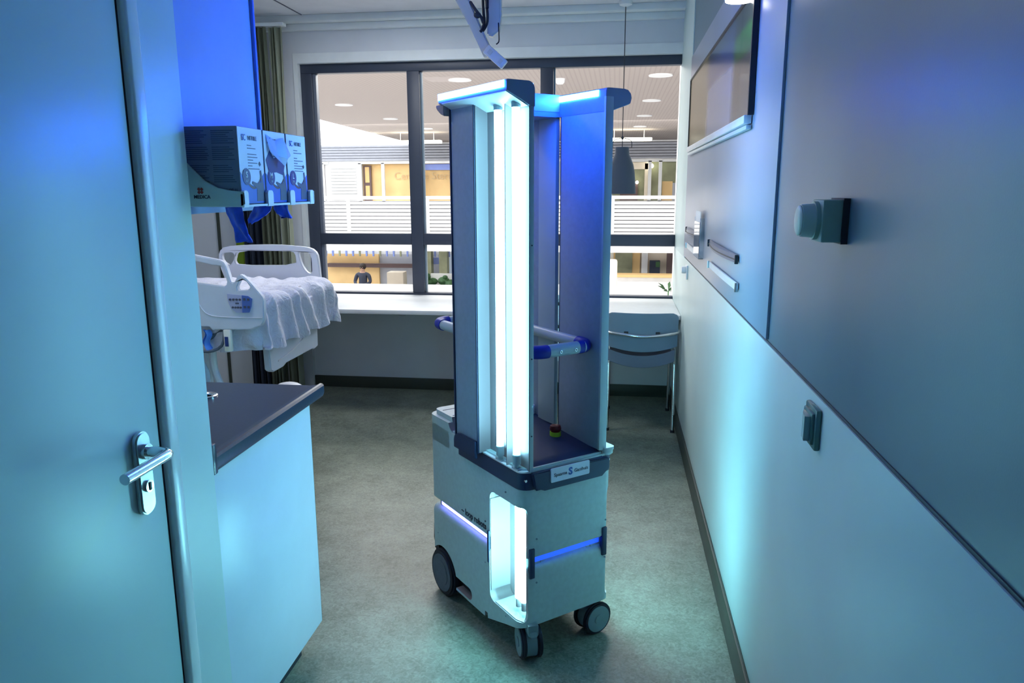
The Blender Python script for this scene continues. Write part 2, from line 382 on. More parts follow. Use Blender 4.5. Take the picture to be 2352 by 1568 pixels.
# window
wn = thing('window_1','wide dark framed window of three bays onto the atrium','window',(-.97,5.70,.76)); wn['kind']='structure'
fy0,fy1 = 5.665,5.74
MB().box(-2.375,-2.285,fy0,fy1,.755,2.412,bev=.004).build('jamb', DARKF, wn)
MB().box(-2.30,-2.262,fy0+.02,fy1-.01,.775,2.42,bev=.003).build('jamb', mat('grey_sash',(.12,.14,.19),.4), wn)
MB().box(-2.375,.431,fy0,fy1,2.412,2.478,bev=.004).build('head', DARKF, wn)
MB().box(-2.285,.431,fy0,fy1,.745,.772,bev=.003).build('window_sill', DARKF, wn)
for x0,x1 in ((-1.555,-1.46),(-.565,-.47)):
    MB().box(x0,x1,fy0,fy1,.772,2.412,bev=.004).build('mullion', DARKF, wn)
    MB().box(x1,x1+.012,fy0+.03,fy1-.01,.775,2.41).build('bead', BEDMET, wn)
for x0,x1 in ((-2.285,-1.555),(-1.46,-.565),(-.47,.431)):
    MB().box(x0,x1,fy0,fy1,1.142,1.228,bev=.004).build('transom', DARKF, wn)
    MB().box(x0,x1,fy0+.045,fy0+.051,1.225,2.415).build('pane', GLASS, wn)
    MB().box(x0,x1,fy0+.045,fy0+.051,.77,1.145).build('pane', GLASS, wn)

# ------------------------------------------------------------------ right wall fittings
bp = MB().box(.428,.4365,2.172,4.88,1.146,2.335,bev=.0015).build('wall_panel', PANELM)
tag(bp,'large grey laminate panel fixed flat on the right wall','wall panel')
ar = thing('picture','landscape photo print with dark edge on the grey wall panel','picture',(.42,3.6,1.8))
MB().box(.413,.424,2.59,4.68,1.80,2.172).build('print', ART, ar)
MB().box(.408,.426,2.578,2.592,1.795,2.178).box(.408,.426,4.68,4.69,1.795,2.178).box(.408,.426,2.578,4.69,2.172,2.180).build('frame', BLACKG, ar)
rl = thing('picture_ledge','pale aluminium ledge below the landscape picture','ledge',(.42,3.6,1.75))
MB().box(.400,.424,2.60,4.66,1.770,1.797,bev=.002).build('ledge_bar', DISPW, rl)
MB().box(.408,.424,2.60,4.68,1.752,1.766,bev=.002).build('lower_lip', TRIMW, rl)
def card_rail(y0,y1,z,m,name,label,bow,loc):
    t = thing(name,label,'rail',(.42,(y0+y1)/2,z))
    g = MB(); n = 10
    P = []; 
    for k in range(n+1):
        u = k/n; P.append((.424-.004-bow*math.sin(math.pi*u), y0+(y1-y0)*u))
    poly = P + [(.424,y1),(.424,y0)]
    g.prism(poly,'z',z-.014,z+.014,bev=.001); g.build('rail_body', m, t)
    MB().box(.412,.424,y0-.006,y0+.004,z-.016,z+.016,bev=.002).build('end_cap', BLACKG if m is not DISPW else STEEL, t)
    MB().box(.412,.424,y1-.004,y1+.006,z-.016,z+.016,bev=.002).build('end_cap', BLACKG if m is not DISPW else STEEL, t)
    if m is not DISPW: 
        MB().tube([(p[0]-.001,p[1],z-.002) for p in P],.0022,n=6,smooth=0).build('groove', BLACKG, t)
SLR = mat('slate_rail',(.10,.12,.20),.3)
card_rail(2.71,3.52,1.322,SLR,'card_rail','dark bowed rail on the wall, the nearer and larger of two',.022,0)
card_rail(2.68,3.49,1.228,DISPW,'label_strip','pale flat strip under the nearer dark wall rail',.003,0)
card_rail(4.06,4.65,1.322,SLR,'card_rail','dark bowed rail behind the acrylic holder near the window',.022,0)
card_rail(4.06,4.62,1.230,DISPW,'label_strip','pale flat strip under the acrylic holder near the window',.003,0)
bh = thing('leaflet_holder','clear acrylic leaflet holder on the wall holding bright paper','holder',(.40,3.95,1.235))
MB().box(.404,.406,3.80,4.05,1.225,1.40).box(.404,.427,3.797,3.80,1.225,1.42).box(.404,.427,4.05,4.053,1.225,1.42).box(.404,.427,3.80,4.05,1.222,1.226).build('pocket', ACRY, bh)
MB().box(.4075,.4095,3.81,4.04,1.30,1.452).build('paper', PAPER, bh)
so = thing('wall_socket','small pale round-knobbed socket on the lower wall by the window','socket',(.42,4.6,1.07))
MB().box(.420,.430,4.56,4.64,1.03,1.115,bev=.004).build('socket_plate', DISPW, so)
MB().cyl((.421,4.6,1.085),(.395,4.6,1.085),.022,bev=.003).build('socket_knob', DISPW, so)
sw = thing('light_switch','dark green glossy rocker light switch under the wall joint','switch',(.43,1.605,1.03))
MB().box(.418,.430,1.560,1.650,1.030,1.118,bev=.004).build('switch_plate', SWITCHM, sw)
MB().box(.412,.420,1.570,1.640,1.040,1.108,bev=.003).build('switch_surround', SWITCHM, sw)
rk = MB().prism([(1.632,.412),(1.632,.410),(1.612,.404),(1.578,.400),(1.578,.412)],'z',1.047,1.100)
for v in rk.b.verts: v.co = Vector((v.co.y, v.co.x, v.co.z))
rk.build('rocker', mat('rocker_gloss',(.16,.30,.33),.12), sw)
th = thing('thermostat','square greenish wall thermostat with a big round dial','thermostat',(.43,1.56,1.46))
MB().box(.424,.436,1.512,1.600,1.462,1.548).build('back_plate', BEDD, th)
MB().box(.388,.426,1.515,1.597,1.465,1.545,bev=.003).build('housing', THERM, th)
MB().cyl((.390,1.556,1.505),(.380,1.556,1.505),.037).build('dial_collar', THERM, th)
MB().cyl((.382,1.556,1.505),(.355,1.556,1.505),.033,r2=.031,n=32,bev=.002).sph((.355,1.556,1.505),.030,(.22,1,1)).build('dial', THERMD, th)
wl = thing('wall_lamp','small round lamp glowing at the top edge of the right wall','lamp',(.42,2.66,2.15))
MB().cyl((.424,2.66,2.19),(.395,2.66,2.19),.03).build('wall_mount', DISPW, wl)
MB().lathe((.375,2.66,2.155),[(.045,.0),(.05,.01),(.05,.05),(.02,.06)],24).build('lamp_head', DISPW, wl)
MB().cyl((.375,2.66,2.153),(.375,2.66,2.156),.044).build('diffuser', SPOTG, wl)
for y,z,l in ((1.93,1.245,.05),(1.62,1.80,.012)):
    pass

# ------------------------------------------------------------------ cabinet, worktop, wall cabinet
cb = thing('base_cabinet','pale blue base cabinet under the dark worktop','cabinet',(-1.28,1.95,0))
MB().box(-1.60,-.998,1.62,2.262,.10,.885).build('carcass', CABM, cb)
MB().box(-.998,-.980,1.60,2.262,.098,.882,bev=.0015).build('front_panel', CABM, cb)
MB().box(-1.60,-.984,2.262,2.272,.098,.882).build('end_panel', CABEDGE, cb)
MB().box(-1.58,-1.035,1.64,2.20,0,.10).build('toe_kick', BEDD, cb)
wt = thing('worktop','dark blue speckled worktop with raised edge, beside the door wall','worktop',(-1.28,1.95,.885))
prof = [(-1.61,.885),(-.975,.885),(-.962,.888),(-.957,.900),(-.957,.924),(-.962,.930),(-.970,.931),(-.978,.926),(-1.0,.922),(-1.61,.922)]
MB().prism(prof,'y',1.64,2.335).build('slab', WORKT, wt)
MB().box(-1.61,-.955,1.618,1.640,.884,.962,bev=.004).build('upstand', WORKT, wt)
MB().lathe((-1.285,2.165,.922),[(.020,0),(.024,.004),(.034,.006),(.038,.004),(.038,0)],28).build('drain_ring', CHROME, wt)
wc = thing('wall_cabinet','blue-lit wall cabinet above the worktop behind glove boxes','cabinet',(-1.3,1.83,1.515))
MB().box(-1.61,-1.0,1.60,2.03,1.515,2.36).build('carcass', CABM, wc)
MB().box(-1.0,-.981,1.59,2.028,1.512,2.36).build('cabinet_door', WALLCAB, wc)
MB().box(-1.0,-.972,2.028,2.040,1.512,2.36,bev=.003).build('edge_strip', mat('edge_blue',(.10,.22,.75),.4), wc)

# glove dispenser with three boxes: boxes stand in a row along the wall
gd = thing('glove_dispenser','pale green plastic glove box rack on the wall cabinet','dispenser',(-.92,1.85,1.53))
side = [(-.985,1.531),(-.985,1.632),(-.975,1.632),(-.955,1.612),(-.93,1.588),(-.90,1.572),(-.87,1.566),(-.838,1.563),(-.838,1.534),(-.842,1.531)]
MB().prism(side,'y',1.640,1.646,bev=.001).build('side_wall', DISP, gd)
MB().box(-.985,-.84,1.646,2.045,1.529,1.534).box(-.988,-.981,1.646,2.045,1.534,1.64).build('tray', DISPW, gd)
for y0,y1 in ((1.640,1.666),(1.764,1.795),(1.893,1.923),(2.022,2.050)):
    MB().prism(rrect(y0,y1,1.528,1.566,.008,4,(1,1,0,0)),'x',-.846,-.838,bev=.001).build('retaining_lug', DISPW, gd)
MB().prism(side,'y',2.046,2.051).build('side_wall', DISP, gd)
YM = Matrix
text('lettering','MEDICA',.011,frame((-.938,1.6393,1.5515),(1,0,0),(0,0,1)),INK,gd,bold=.0002)
g = MB()
for a,b in ((-.0035,.0035),(.0035,.0035),(-.0035,-.0035),(.0035,-.0035)):
    g.box(-.941+a-.0028,-.941+a+.0028,1.6385,1.6395,1.5655+b-.0028,1.5655+b+.0028,rot=Matrix.Rotation(math.radians(45),3,'Y'))
g.build('emblem', INKR, gd)
def glove_box(y0, size, rng, label, torn):
    y1 = y0+.122; x0,x1 = -.978,-.848; z0,z1 = 1.535,1.708
    t = thing('glove_box',label,'box',((x0+x1)/2,(y0+y1)/2,z0),0,'glove boxes in the wall rack')
    MB().box(x0,x1,y0,y1,z0,z1,bev=.001).build('carton', BOXG, t)
    fr = MB().box(x1-.001,x1+.0012,y0+.001,y1-.001,z0+.001,z1-.001).build('front_face', BOXW, t)
    xf = x1+.0015
    g = MB()   # blue printed field with a scooped top
    P = [(y0+.001,z0+.001),(y1-.001,z0+.001)]+[(y1-.001-(y1-y0-.002)*k/12, z0+.042+.030*abs(2*k/12-1)**1.6) for k in range(13)]
    g.prism(P,'x',xf-.0004,xf+.0002); g.build('print', BOXB, t)
    g = MB()
    P = [(y0+.03+(.075)*k/10, z0+.055-.02*math.sin(math.pi*k/10)+.01*k/10) for k in range(11)]
    g.prism(P+[(p[0],p[1]-.006) for p in P[::-1]],'x',xf,xf+.0005); g.build('print', BOXBR, t)
    g = MB() # gloved hand in the print
    g.prism([(y0+.075,z0+.006),(y0+.115,z0+.006),(y0+.112,z0+.045),(y0+.104,z0+.078),(y0+.098,z0+.076),(y0+.100,z0+.05),(y0+.085,z0+.046),(y0+.058,z0+.052),(y0+.056,z0+.047),(y0+.078,z0+.034)],'x',xf+.0003,xf+.0008); g.build('print', INKG, t)
    MB().cyl((xf,y0+.030,z0+.062),(xf+.001,y0+.030,z0+.062),.019,n=28).build('badge', BOXN, t).scale=(1,1,1)
    R = lambda y,z: frame((xf+.0012,y,z),(0,1,0),(0,0,1))
    text('lettering',size,.019,R(y0+.030,z0+.066),LABELW,t,bold=.0005)
    text('lettering',rng,.008,R(y0+.030,z0+.052),LABELW,t)
    text('lettering','SC',.020,R(y0+.026,z1-.024),INKB,t,sx=.8)
    text('lettering','NITRILE',.014,R(y0+.068,z1-.024),INKG,t,sx=.9)
    g = MB(); random.seed(int(y0*1000))
    for k in range(9):
        if k in (2,): continue
        l = .02+.045*random.random(); zz = z1-.040-k*.0066
        g.box(xf,xf+.0004,y0+.042,y0+.042+l,zz-.0009,zz+.0009)
    g.build('fine_print', INKG, t, kind='stuff')
    MB().box(xf,xf+.0005,y0+.096,y0+.104,z0+.088,z0+.096,rot=Matrix.Rotation(.7,3,'X')).build('emblem', INK, t)
    if y0 < 1.66:   # the text side of the nearest box
        g = MB()
        for col in (0,1):
            for k in range(26):
                if k in (7,15,16,21): continue
                l = .035+.02*random.random(); zz = z1-.010-k*.0045; xx = x0+.006+col*.062
                g.box(xx,xx+l,y0-.0004,y0+.0002,zz-.0009,zz+.0009)
        g.build('fine_print', INKG, t, kind='stuff')
        for k,s in enumerate(('CE','2X','LOT','16')):
            text('lettering',s,.008,frame((x0+.078+k*.014,y0-.0006,z0+.032),(1,0,0),(0,0,1)),INK,t)
    if torn:
        MB().prism([(y0+.006,z1-.070),(y0+.03,z1-.045),(y0+.05,z1-.066),(y0+.09,z1-.05),(y0+.112,z1-.075),(y0+.10,z1-.105),(y0+.06,z1-.098),(y0+.02,z1-.102)],'x',xf,xf+.0006).build('torn_opening', BOXN, t)
        g = MB()
        t2 = bmesh.new()
        P = [(0,y0+.012,z1-.008),(.001,y0+.06,z1-.020),(.003,y0+.105,z1-.012),(.014,y0+.122,z1-.055),(.018,y0+.095,z1-.064),(.010,y0+.055,z1-.058),(.006,y0+.02,z1-.050),(.016,y0+.08,z1-.084)]
        V = [t2.verts.new((xf+a,b,c)) for a,b,c in P]
        for q in ((0,1,5,6),(1,2,4,5),(2,3,4),(5,4,7),(6,5,7)): t2.faces.new([V[i] for i in q])
        bmesh.ops.solidify(t2, geom=t2.faces[:], thickness=.0008); g.merge(t2)
        g.build('torn_flap', LABELW, t, smooth=0)
glove_box(1.648,'S','6/7','white and blue glove box size S, nearest with dark text side',0)
glove_box(1.776,'M','7/8','white and blue glove box size M with torn crumpled front',1)
glove_box(1.905,'L','8/9','white and blue glove box size L, farthest in the rack',0)
def glove(ring, label):
    """ring list: (centre, half width along y/x dir, half thickness)"""
    t = bmesh.new(); R = []; n = 20
    for j,(c,hw,ht,ang) in enumerate(ring):
        ca,sa = math.cos(ang),math.sin(ang); row = []
        for k in range(n):
            a = 2*math.pi*k/n; u = hw*math.cos(a); v = ht*math.sin(a)*(1+.6*math.sin(3*a+j)); dz = .0025*math.sin(2*a+j*1.3)
            row.append(t.verts.new((c[0]+u*sa+v*ca, c[1]+u*ca-v*sa, c[2]+dz)))
        R.append(row)
    for a,b in zip(R,R[1:]):
        for k in range(n): t.faces.new((a[k],a[(k+1)%n],b[(k+1)%n],b[k]))
    t.faces.new(R[0]); bmesh.ops.recalc_face_normals(t, faces=t.faces)
    bmesh.ops.subdivide_edges(t, edges=t.edges[:], cuts=1, use_grid_fill=True)
    for v in t.verts: v.co += v.normal*.003*noise.noise(v.co*60)
    o = MB().merge(t).build('glove', GLOVE, None, 60); tag(o,label,'glove','blue gloves hanging from the boxes')
glove([((-.907,1.722,1.527),.027,.005,-1.25),((-.906,1.724,1.510),.026,.006,-1.25),((-.900,1.726,1.485),.023,.007,-1.2),((-.893,1.728,1.464),.022,.008,-1.2),((-.891,1.730,1.451),.028,.009,-1.2),((-.891,1.730,1.444),.027,.008,-1.2)],'blue glove hanging longest, below the size S box')
glove([((-.888,1.835,1.527),.034,.006,-1.1),((-.890,1.832,1.514),.036,.007,-1.1),((-.898,1.826,1.502),.030,.008,-1.1),((-.908,1.820,1.492),.018,.008,-1.1),((-.915,1.816,1.484),.005,.003,-1.1)],'crumpled blue glove slanting below the size M box')
glove([((-.884,1.930,1.527),.024,.006,1.9),((-.884,1.932,1.516),.025,.007,1.9),((-.880,1.934,1.504),.022,.009,1.9),((-.872,1.936,1.494),.018,.007,1.9)],'short blue glove hanging below the size L box')

# ------------------------------------------------------------------ curtains
def curtain(x0,x1,y,z0,z1,folds,amp,m,label,seed):
    random.seed(seed); t = bmesh.new(); n = folds*10; ph = [random.uniform(-.4,.4) for _ in range(folds+2)]
    rows = []; zs = [z1-(z1-z0)*k/14 for k in range(15)]
    for j,z in enumerate(zs):
        row = []; a = amp*(.55+.45*min(1,j/5))
        for i in range(n+1):
            u = i/n*folds; k = int(u); p = ph[k]*(1-(u-k))+ph[min(k+1,folds)]*(u-k)
            row.append(t.verts.new((x0+(x1-x0)*i/n+.01*math.sin(u*6.28*.5+j*.3), y+a*math.sin(2*math.pi*u+p*3+j*.04), z)))
        rows.append(row)
    for a,b in zip(rows,rows[1:]):
        for i in range(n): t.faces.new((a[i],a[i+1],b[i+1],b[i]))
    bmesh.ops.solidify(t, geom=t.faces[:], thickness=.003)
    o = MB().merge(t).build('curtain', m, None, 80); tag(o,label,'curtain','curtains left of the window')
curtain(-2.80,-2.645,5.45,.02,2.70,6,.028,CURD,'dark slate curtain bunched farthest left beside the window',1)
curtain(-2.635,-2.515,5.43,.02,2.70,6,.028,CURG,'olive grey curtain bunched between the dark and pale curtains',2)
curtain(-2.500,-2.405,5.45,.02,2.70,3,.032,CURL,'pale green curtain bunched nearest the window frame',3)
o = MB().box(-3.4,-2.38,5.42,5.48,2.705,2.728,bev=.003).build('curtain_rail', TRIMW); tag(o,'white curtain rail under the ceiling edge','rail')
lm = MB().prism([(-2.955,.80),(-2.90,.80),(-2.885,1.10),(-2.87,1.46),(-2.93,1.46),(-2.95,1.10)],'y',5.588,5.602,bev=.004).build('fabric_strap', LIME)
tag(lm,'lime green fabric strap hanging on the far wall behind the bed','strap')

# ------------------------------------------------------------------ desk, drawer unit, chair, pendant
dk = thing('desk','long white desk shelf running under the window','desk',(-1.0,5.28,0))
MB().box(-2.37,.428,4.905,5.658,.727,.757,bev=.003).build('desk_top', DESK, dk)
for x in (-1.62,-.62):
    g = MB().prism([(5.645,.727),(5.10,.727),(5.10,.715),(5.58,.60),(5.645,.60)],'x',x-.012,x+.012); g.build('bracket', TRIMW, dk)
nc = thing('bedside_cabinet','white bedside cabinet with dark drawer grips behind the robot','cabinet',(-.48,4.4,0))
MB().box(-.80,-.16,4.18,4.62,.60,.955,bev=.006).build('carcass', TRIMW, nc)
MB().box(-.81,-.15,4.16,4.63,.958,.985,bev=.005).build('cabinet_top', DESK, nc)
for z0,z1 in ((.82,.93),(.63,.80)):
    dd = MB().box(-.79,-.17,4.165,4.182,z0,z1,bev=.003).build('drawer', TRIMW, nc)
    MB().box(-.78,-.18,4.160,4.168,z1-.006,z1+.012).build('grip', BLACKG, dd)
for x in (-.75,-.21):
    MB().box(x-.015,x+.015,4.21,4.59,.06,.60,bev=.003).build('leg_frame', BEDMET, nc)
    for y in (4.22,4.58): MB().cyl((x-.012,y,.035),(x+.012,y,.035),.035).build('caster', RUB, nc)

ch = thing('chair','grey-blue plastic chair with chrome frame tucked under the desk','chair',(.18,4.95,0))
def shell(pts_fn, nu, nv, th):
    t = bmesh.new(); R = [[t.verts.new(pts_fn(i/nu,j/nv)) for i in range(nu+1)] for j in range(nv+1)]
    for a,b in zip(R,R[1:]):
        for i in range(nu): t.faces.new((a[i],a[i+1],b[i+1],b[i]))
    bmesh.ops.recalc_face_normals(t, faces=t.faces); bmesh.ops.solidify(t, geom=t.faces[:], thickness=th)
    return t
def back_fn(u,v):
    a = 2*u-1; z1 = .788-.012*(max(0,abs(a)-.85)/.15)**2; z0 = .535+.035*a*a+.01*max(0,abs(a)-.8)
    hw = .222+.004*v
    if v>.9: hw -= .012*((v-.9)/.1)**3
    return (.180+a*hw, 4.83-.035*(1-a*a)-.02*v, z0+(z1-z0)*v)
MB().merge(shell(back_fn,20,12,.010)).build('backrest', CHAIRP, ch, 60)
def seat_fn(u,v):
    a = 2*u-1; return (.178+a*(.215), 4.85+v*.42, .475-.048*(1-a*a)*(1-.5*v)+.02*(1-v)*0-.02*max(0,v-.9)*8)
MB().merge(shell(seat_fn,18,10,.012)).build('seat', SEATP, ch, 60)
def seat_lip(u,v):
    a = 2*u-1; return (.178+a*.215, 4.85-.01+.0*v, .475+.07-.045*(1-a*a)*.9-.075*v-.006*(1-a*a))
MB().merge(shell(seat_lip,18,4,.010)).build('seat_rear', SEATP, ch, 60)
MB().tube([(-.055,4.90,.668),(-.05,4.83,.662),(-.02,4.795,.657),(.08,4.77,.648),(.178,4.762,.640),(.28,4.77,.646),(.37,4.79,.656),(.408,4.83,.660),(.412,4.90,.662)],.011,n=12,smooth=4).build('back_bar', CHROME, ch)
for x in (-.028,.395):
    MB().tube([(x,4.86,.66),(x,4.855,.55),(x,4.85,.43)],.010,n=10).build('back_upright', CHROME, ch)
    MB().cyl((x,4.80,.005),(x,4.85,.445),.011).build('leg', CHROME, ch)
    MB().cyl((x,5.30,.005),(x,5.25,.445),.011).build('leg', CHROME, ch)
    MB().cyl((x,4.85,.44),(x,5.25,.44),.010).build('seat_rail', CHROME, ch)
    for y in (4.80,5.30): MB().cyl((x,y,0),(x,y,.018),.014).build('foot_cap', BLACKG, ch)
for x in (.08,.28): MB().box(x-.014,x+.014,4.775,4.79,.650,.668,bev=.003).build('clip', BLACKG, ch)

pl = thing('pendant_lamp','dark grey bell shaped pendant lamp hanging over the desk','lamp',(.03,5.45,1.52))
MB().lathe((.03,5.45,2.755),[(.0,.035),(.045,.034),(.042,.012),(.012,0),(0,0)],24).build('ceiling_rose', TRIMW, pl)
MB().cyl((.03,5.45,1.90),(.03,5.45,2.76),.003,n=8).build('cord', CORD, pl)
MB().tube([(-.035,5.45,1.84),(-.03,5.45,1.885),(.03,5.45,1.905),(.09,5.45,1.885),(.095,5.45,1.84)],.003,n=6).cyl((.03,5.45,1.895),(.03,5.45,1.915),.008).cyl((.03,5.45,1.83),(.03,5.45,1.905),.003).build('hanger', CORD, pl)
MB().lathe((.03,5.45,1.525),[(.098,0),(.101,0),(.096,.08),(.090,.15),(.080,.20),(.062,.245),(.050,.27),(.047,.31),(.047,.318),(.042,.318),(.042,.29),(.05,.26),(.085,.15),(.096,.02)],40).build('shade', SHADE, pl, 60)

# ------------------------------------------------------------------ ceiling arm with handset
ca = thing('ceiling_arm','blue-white folded ceiling arm with black cables','ceiling arm',(-.60,3.2,2.79))
MB().prism([(-.700,2.79),(-.60,2.79),(-.60,2.30),(-.585,2.24)][::-1][:0] or [(-.74,2.45),(-.655,2.42),(-.57,2.235),(-.508,2.10),(-.545,2.085),(-.60,2.20)],'y',3.17,3.21,bev=.006).build('arm', ARMM, ca)
MB().cyl((-.695,3.19,2.43),(-.695,3.19,2.79),.03).build('drop_tube', ARMM, ca)
MB().prism([(-.535,2.80),(-.475,2.80),(-.478,2.25),(-.487,2.19),(-.515,2.17),(-.535,2.175)],'y',3.19,3.23,bev=.006).build('arm', ARMM, ca)
MB().tube([(-.545,3.18,2.79),(-.552,3.18,2.45),(-.547,3.17,2.28),(-.541,3.16,2.22),(-.548,3.15,2.19),(-.556,3.15,2.18)],.006,n=8).build('cable', BLACKG, ca)
MB().tube([(-.55,3.18,2.6),(-.54,3.18,2.35),(-.528,3.16,2.25),(-.531,3.16,2.21),(-.545,3.15,2.183)],.0055,n=8).build('cable', BLACKG, ca)
MB().tube([(-.538,3.17,2.6),(-.531,3.17,2.36),(-.529,3.16,2.27)],.007,n=8).build('cable', BLACKG, ca)
MB().tube([(-.488,3.19,2.22),(-.485,3.18,2.175),(-.484,3.17,2.145),(-.495,3.17,2.135)],.0025,n=6).build('cable', BLACKG, ca)
MB().tube([(-.600,3.18,2.30),(-.575,3.16,2.265),(-.555,3.16,2.24),(-.545,3.16,2.215)],.006,n=8).build('hose', CORD, ca)
MB().sph((-.568,3.16,2.245),.015,(1,1,.8)).build('joint', CORD, ca)
M = Matrix.Translation((-.497,3.16,2.085)) @ Matrix.Rotation(math.radians(41),4,'Y')
hs = thing('handset','white handset clipped to the end of the ceiling arm','handset',(-.497,3.16,2.085))
MB().box(-.05,.05,-.012,.012,-.02,.02,bev=.005).xf(M).build('handset_body', HANDS, hs)
MB().box(-.035,-.018,-.0135,-.011,-.010,.010).box(.022,.036,-.0135,-.011,-.010,.010).xf(M).build('button', ARMM, hs, kind='stuff')

# ------------------------------------------------------------------ bed
bd = thing('hospital_bed','raised white hospital bed with siderails, left of the window','bed',(-2.65,3.7,0))
no = [(-2.45,1.30),(-2.1,1.292),(-1.893,1.278),(-1.842,1.269),(-1.766,1.255),(-1.747,1.246),(-1.736,1.225),(-1.719,1.159),(-1.71,1.153),(-1.7,1.160),(-1.682,1.188),(-1.669,1.192),(-1.645,1.174),(-1.615,1.142),(-1.574,1.091),(-1.569,1.073),(-1.573,.985),(-1.588,.958),(-1.607,.954),(-1.632,.940),(-1.829,.935),(-1.841,.949),(-2.40,.949),(-2.47,1.0),(-2.48,1.25)]
h1 = [(-2.30,1.265),(-1.892,1.251),(-1.791,1.231),(-1.762,1.226),(-1.750,1.213),(-1.738,1.158),(-1.742,1.143),(-1.752,1.137),(-1.895,1.154),(-2.30,1.16)]
h2 = [(-1.677,1.163),(-1.664,1.168),(-1.643,1.158),(-1.630,1.136),(-1.635,1.122),(-1.690,1.118),(-1.692,1.135)]
nr = MB().prism(no,'y',3.185,3.215,holes=[h1,h2],bev=.004).build('siderail', BEDP, bd, 50)
MB().prism([(-1.739,1.103),(-1.638,1.095),(-1.62,1.083),(-1.626,1.047),(-1.637,1.02),(-1.702,1.018),(-1.726,1.04),(-1.737,1.07)],'y',3.180,3.186).build('control_panel', mat('panel_lilac',(.48,.50,.72),.4), nr)
MB().prism([(-1.667,1.098),(-1.638,1.095),(-1.62,1.083),(-1.626,1.047),(-1.637,1.02),(-1.670,1.019)],'y',3.177,3.181).build('control_panel', mat('panel_blue',(.08,.16,.50),.4), nr)
g = MB()
for k in range(4): g.cyl((-1.725+.0155*k,3.176,1.078),(-1.725+.0155*k,3.181,1.078),.0052,n=12)
for k in range(4): g.cyl((-1.715+.0125*k,3.176,1.042),(-1.715+.0125*k,3.181,1.042),.0048,n=12)
for k in range(2):
    for j in range(2): g.box(-1.66+.018*k,-1.65+.018*k,3.174,3.178,1.04+.035*j,1.05+.035*j)
g.box(-1.70,-1.685,3.176,3.181,1.058,1.064); g.build('button', INKG, nr, kind='stuff')
MB().tube([(-1.885,3.184,1.06),(-1.86,3.184,1.02),(-1.82,3.184,1.000),(-1.74,3.184,.995),(-1.58,3.184,.995)],.0025,n=6).build('moulding', BEDP, nr)
fo = smoothpoly([(-2.322,1.206),(-2.286,1.236),(-2.16,1.246),(-1.967,1.250),(-1.838,1.242),(-1.750,1.232),(-1.715,1.201),(-1.708,1.149),(-1.70,.98),(-2.274,.98),(-2.330,1.137)],1)
MB().prism(fo,'y',4.19,4.22,holes=[smoothpoly([(-2.205,1.212),(-1.888,1.213),(-1.850,1.203),(-1.842,1.130),(-2.215,1.126),(-2.228,1.158)],1),
     smoothpoly([(-1.822,1.206),(-1.762,1.206),(-1.750,1.162),(-1.752,1.078),(-1.786,1.090),(-1.815,1.136),(-1.830,1.198)],1),smoothpoly([(-2.307,1.196),(-2.233,1.205),(-2.222,1.171),(-2.26,1.122),(-2.302,1.150)],1)],bev=.004).build('siderail', BEDP, bd, 50)
MB().prism([(3.373,.86),(3.985,.86),(3.975,.700),(3.926,.692),(3.90,.700),(3.56,.698),(3.526,.687),(3.412,.685),(3.38,.700)],'x',-1.685,-1.65,bev=.005).build('footboard', BEDP, bd)
MB().tube([(-1.648,3.46,.73),(-1.648,3.6,.745),(-1.648,3.75,.775),(-1.648,3.84,.82)],.0025,n=6).build('moulding', BEDP, bd)
MB().box(-3.62,-1.68,3.26,4.13,.90,1.045,bev=.03,seg=3).build('mattress', MATTR, bd)
MB().box(-3.60,-1.70,3.28,4.10,.835,.895,bev=.01).build('bed_frame', BEDMET, bd)
MB().box(-3.66,-3.62,3.25,4.15,.80,1.45,bev=.02).build('headboard', BEDP, bd)
br = MB().box(-1.773,-1.738,3.18,3.20,.835,.937,bev=.004).build('bracket', HANDS, bd)
MB().box(-1.766,-1.750,3.176,3.181,.860,.905).build('indicator', BOXN, br)
MB().box(-3.45,-1.95,3.42,3.98,.20,.30,bev=.03).build('base', BEDMET, bd)
MB().box(-3.3,-1.98,3.36,3.99,.30,.335,bev=.015).build('base_cover', BEDP, bd)
MB().cyl((-2.35,3.62,.30),(-2.05,3.62,.84),.035).build('lift_strut', BEDMET, bd)
MB().cyl((-2.05,3.5,.32),(-2.02,3.45,.84),.022).build('lift_strut', BEDP, bd)
MB().tube([(-1.90,3.30,.83),(-1.905,3.31,.72),(-1.88,3.32,.62),(-1.85,3.33,.50)],.018).build('lift_strut', BEDP, bd)
MB().cyl((-3.0,3.62,.30),(-3.2,3.62,.84),.035).build('lift_strut', BEDMET, bd)
for x in (-3.35,-2.10):
    for y in (3.42,4.02):
        MB().cyl((x,y-.02,.075),(x,y+.02,.075),.075).build('wheel', RUB, bd)
        MB().sph((x,y,.15),.06,(1.2,.8,.6)).build('wheel_cover', BEDP, bd)
MB().sph((-1.99,4.30,.36),.065,(1.3,1.0,.5)).cyl((-2.02,4.05,.33),(-1.99,4.30,.35),.02).build('pedal_cover', BEDP, bd)
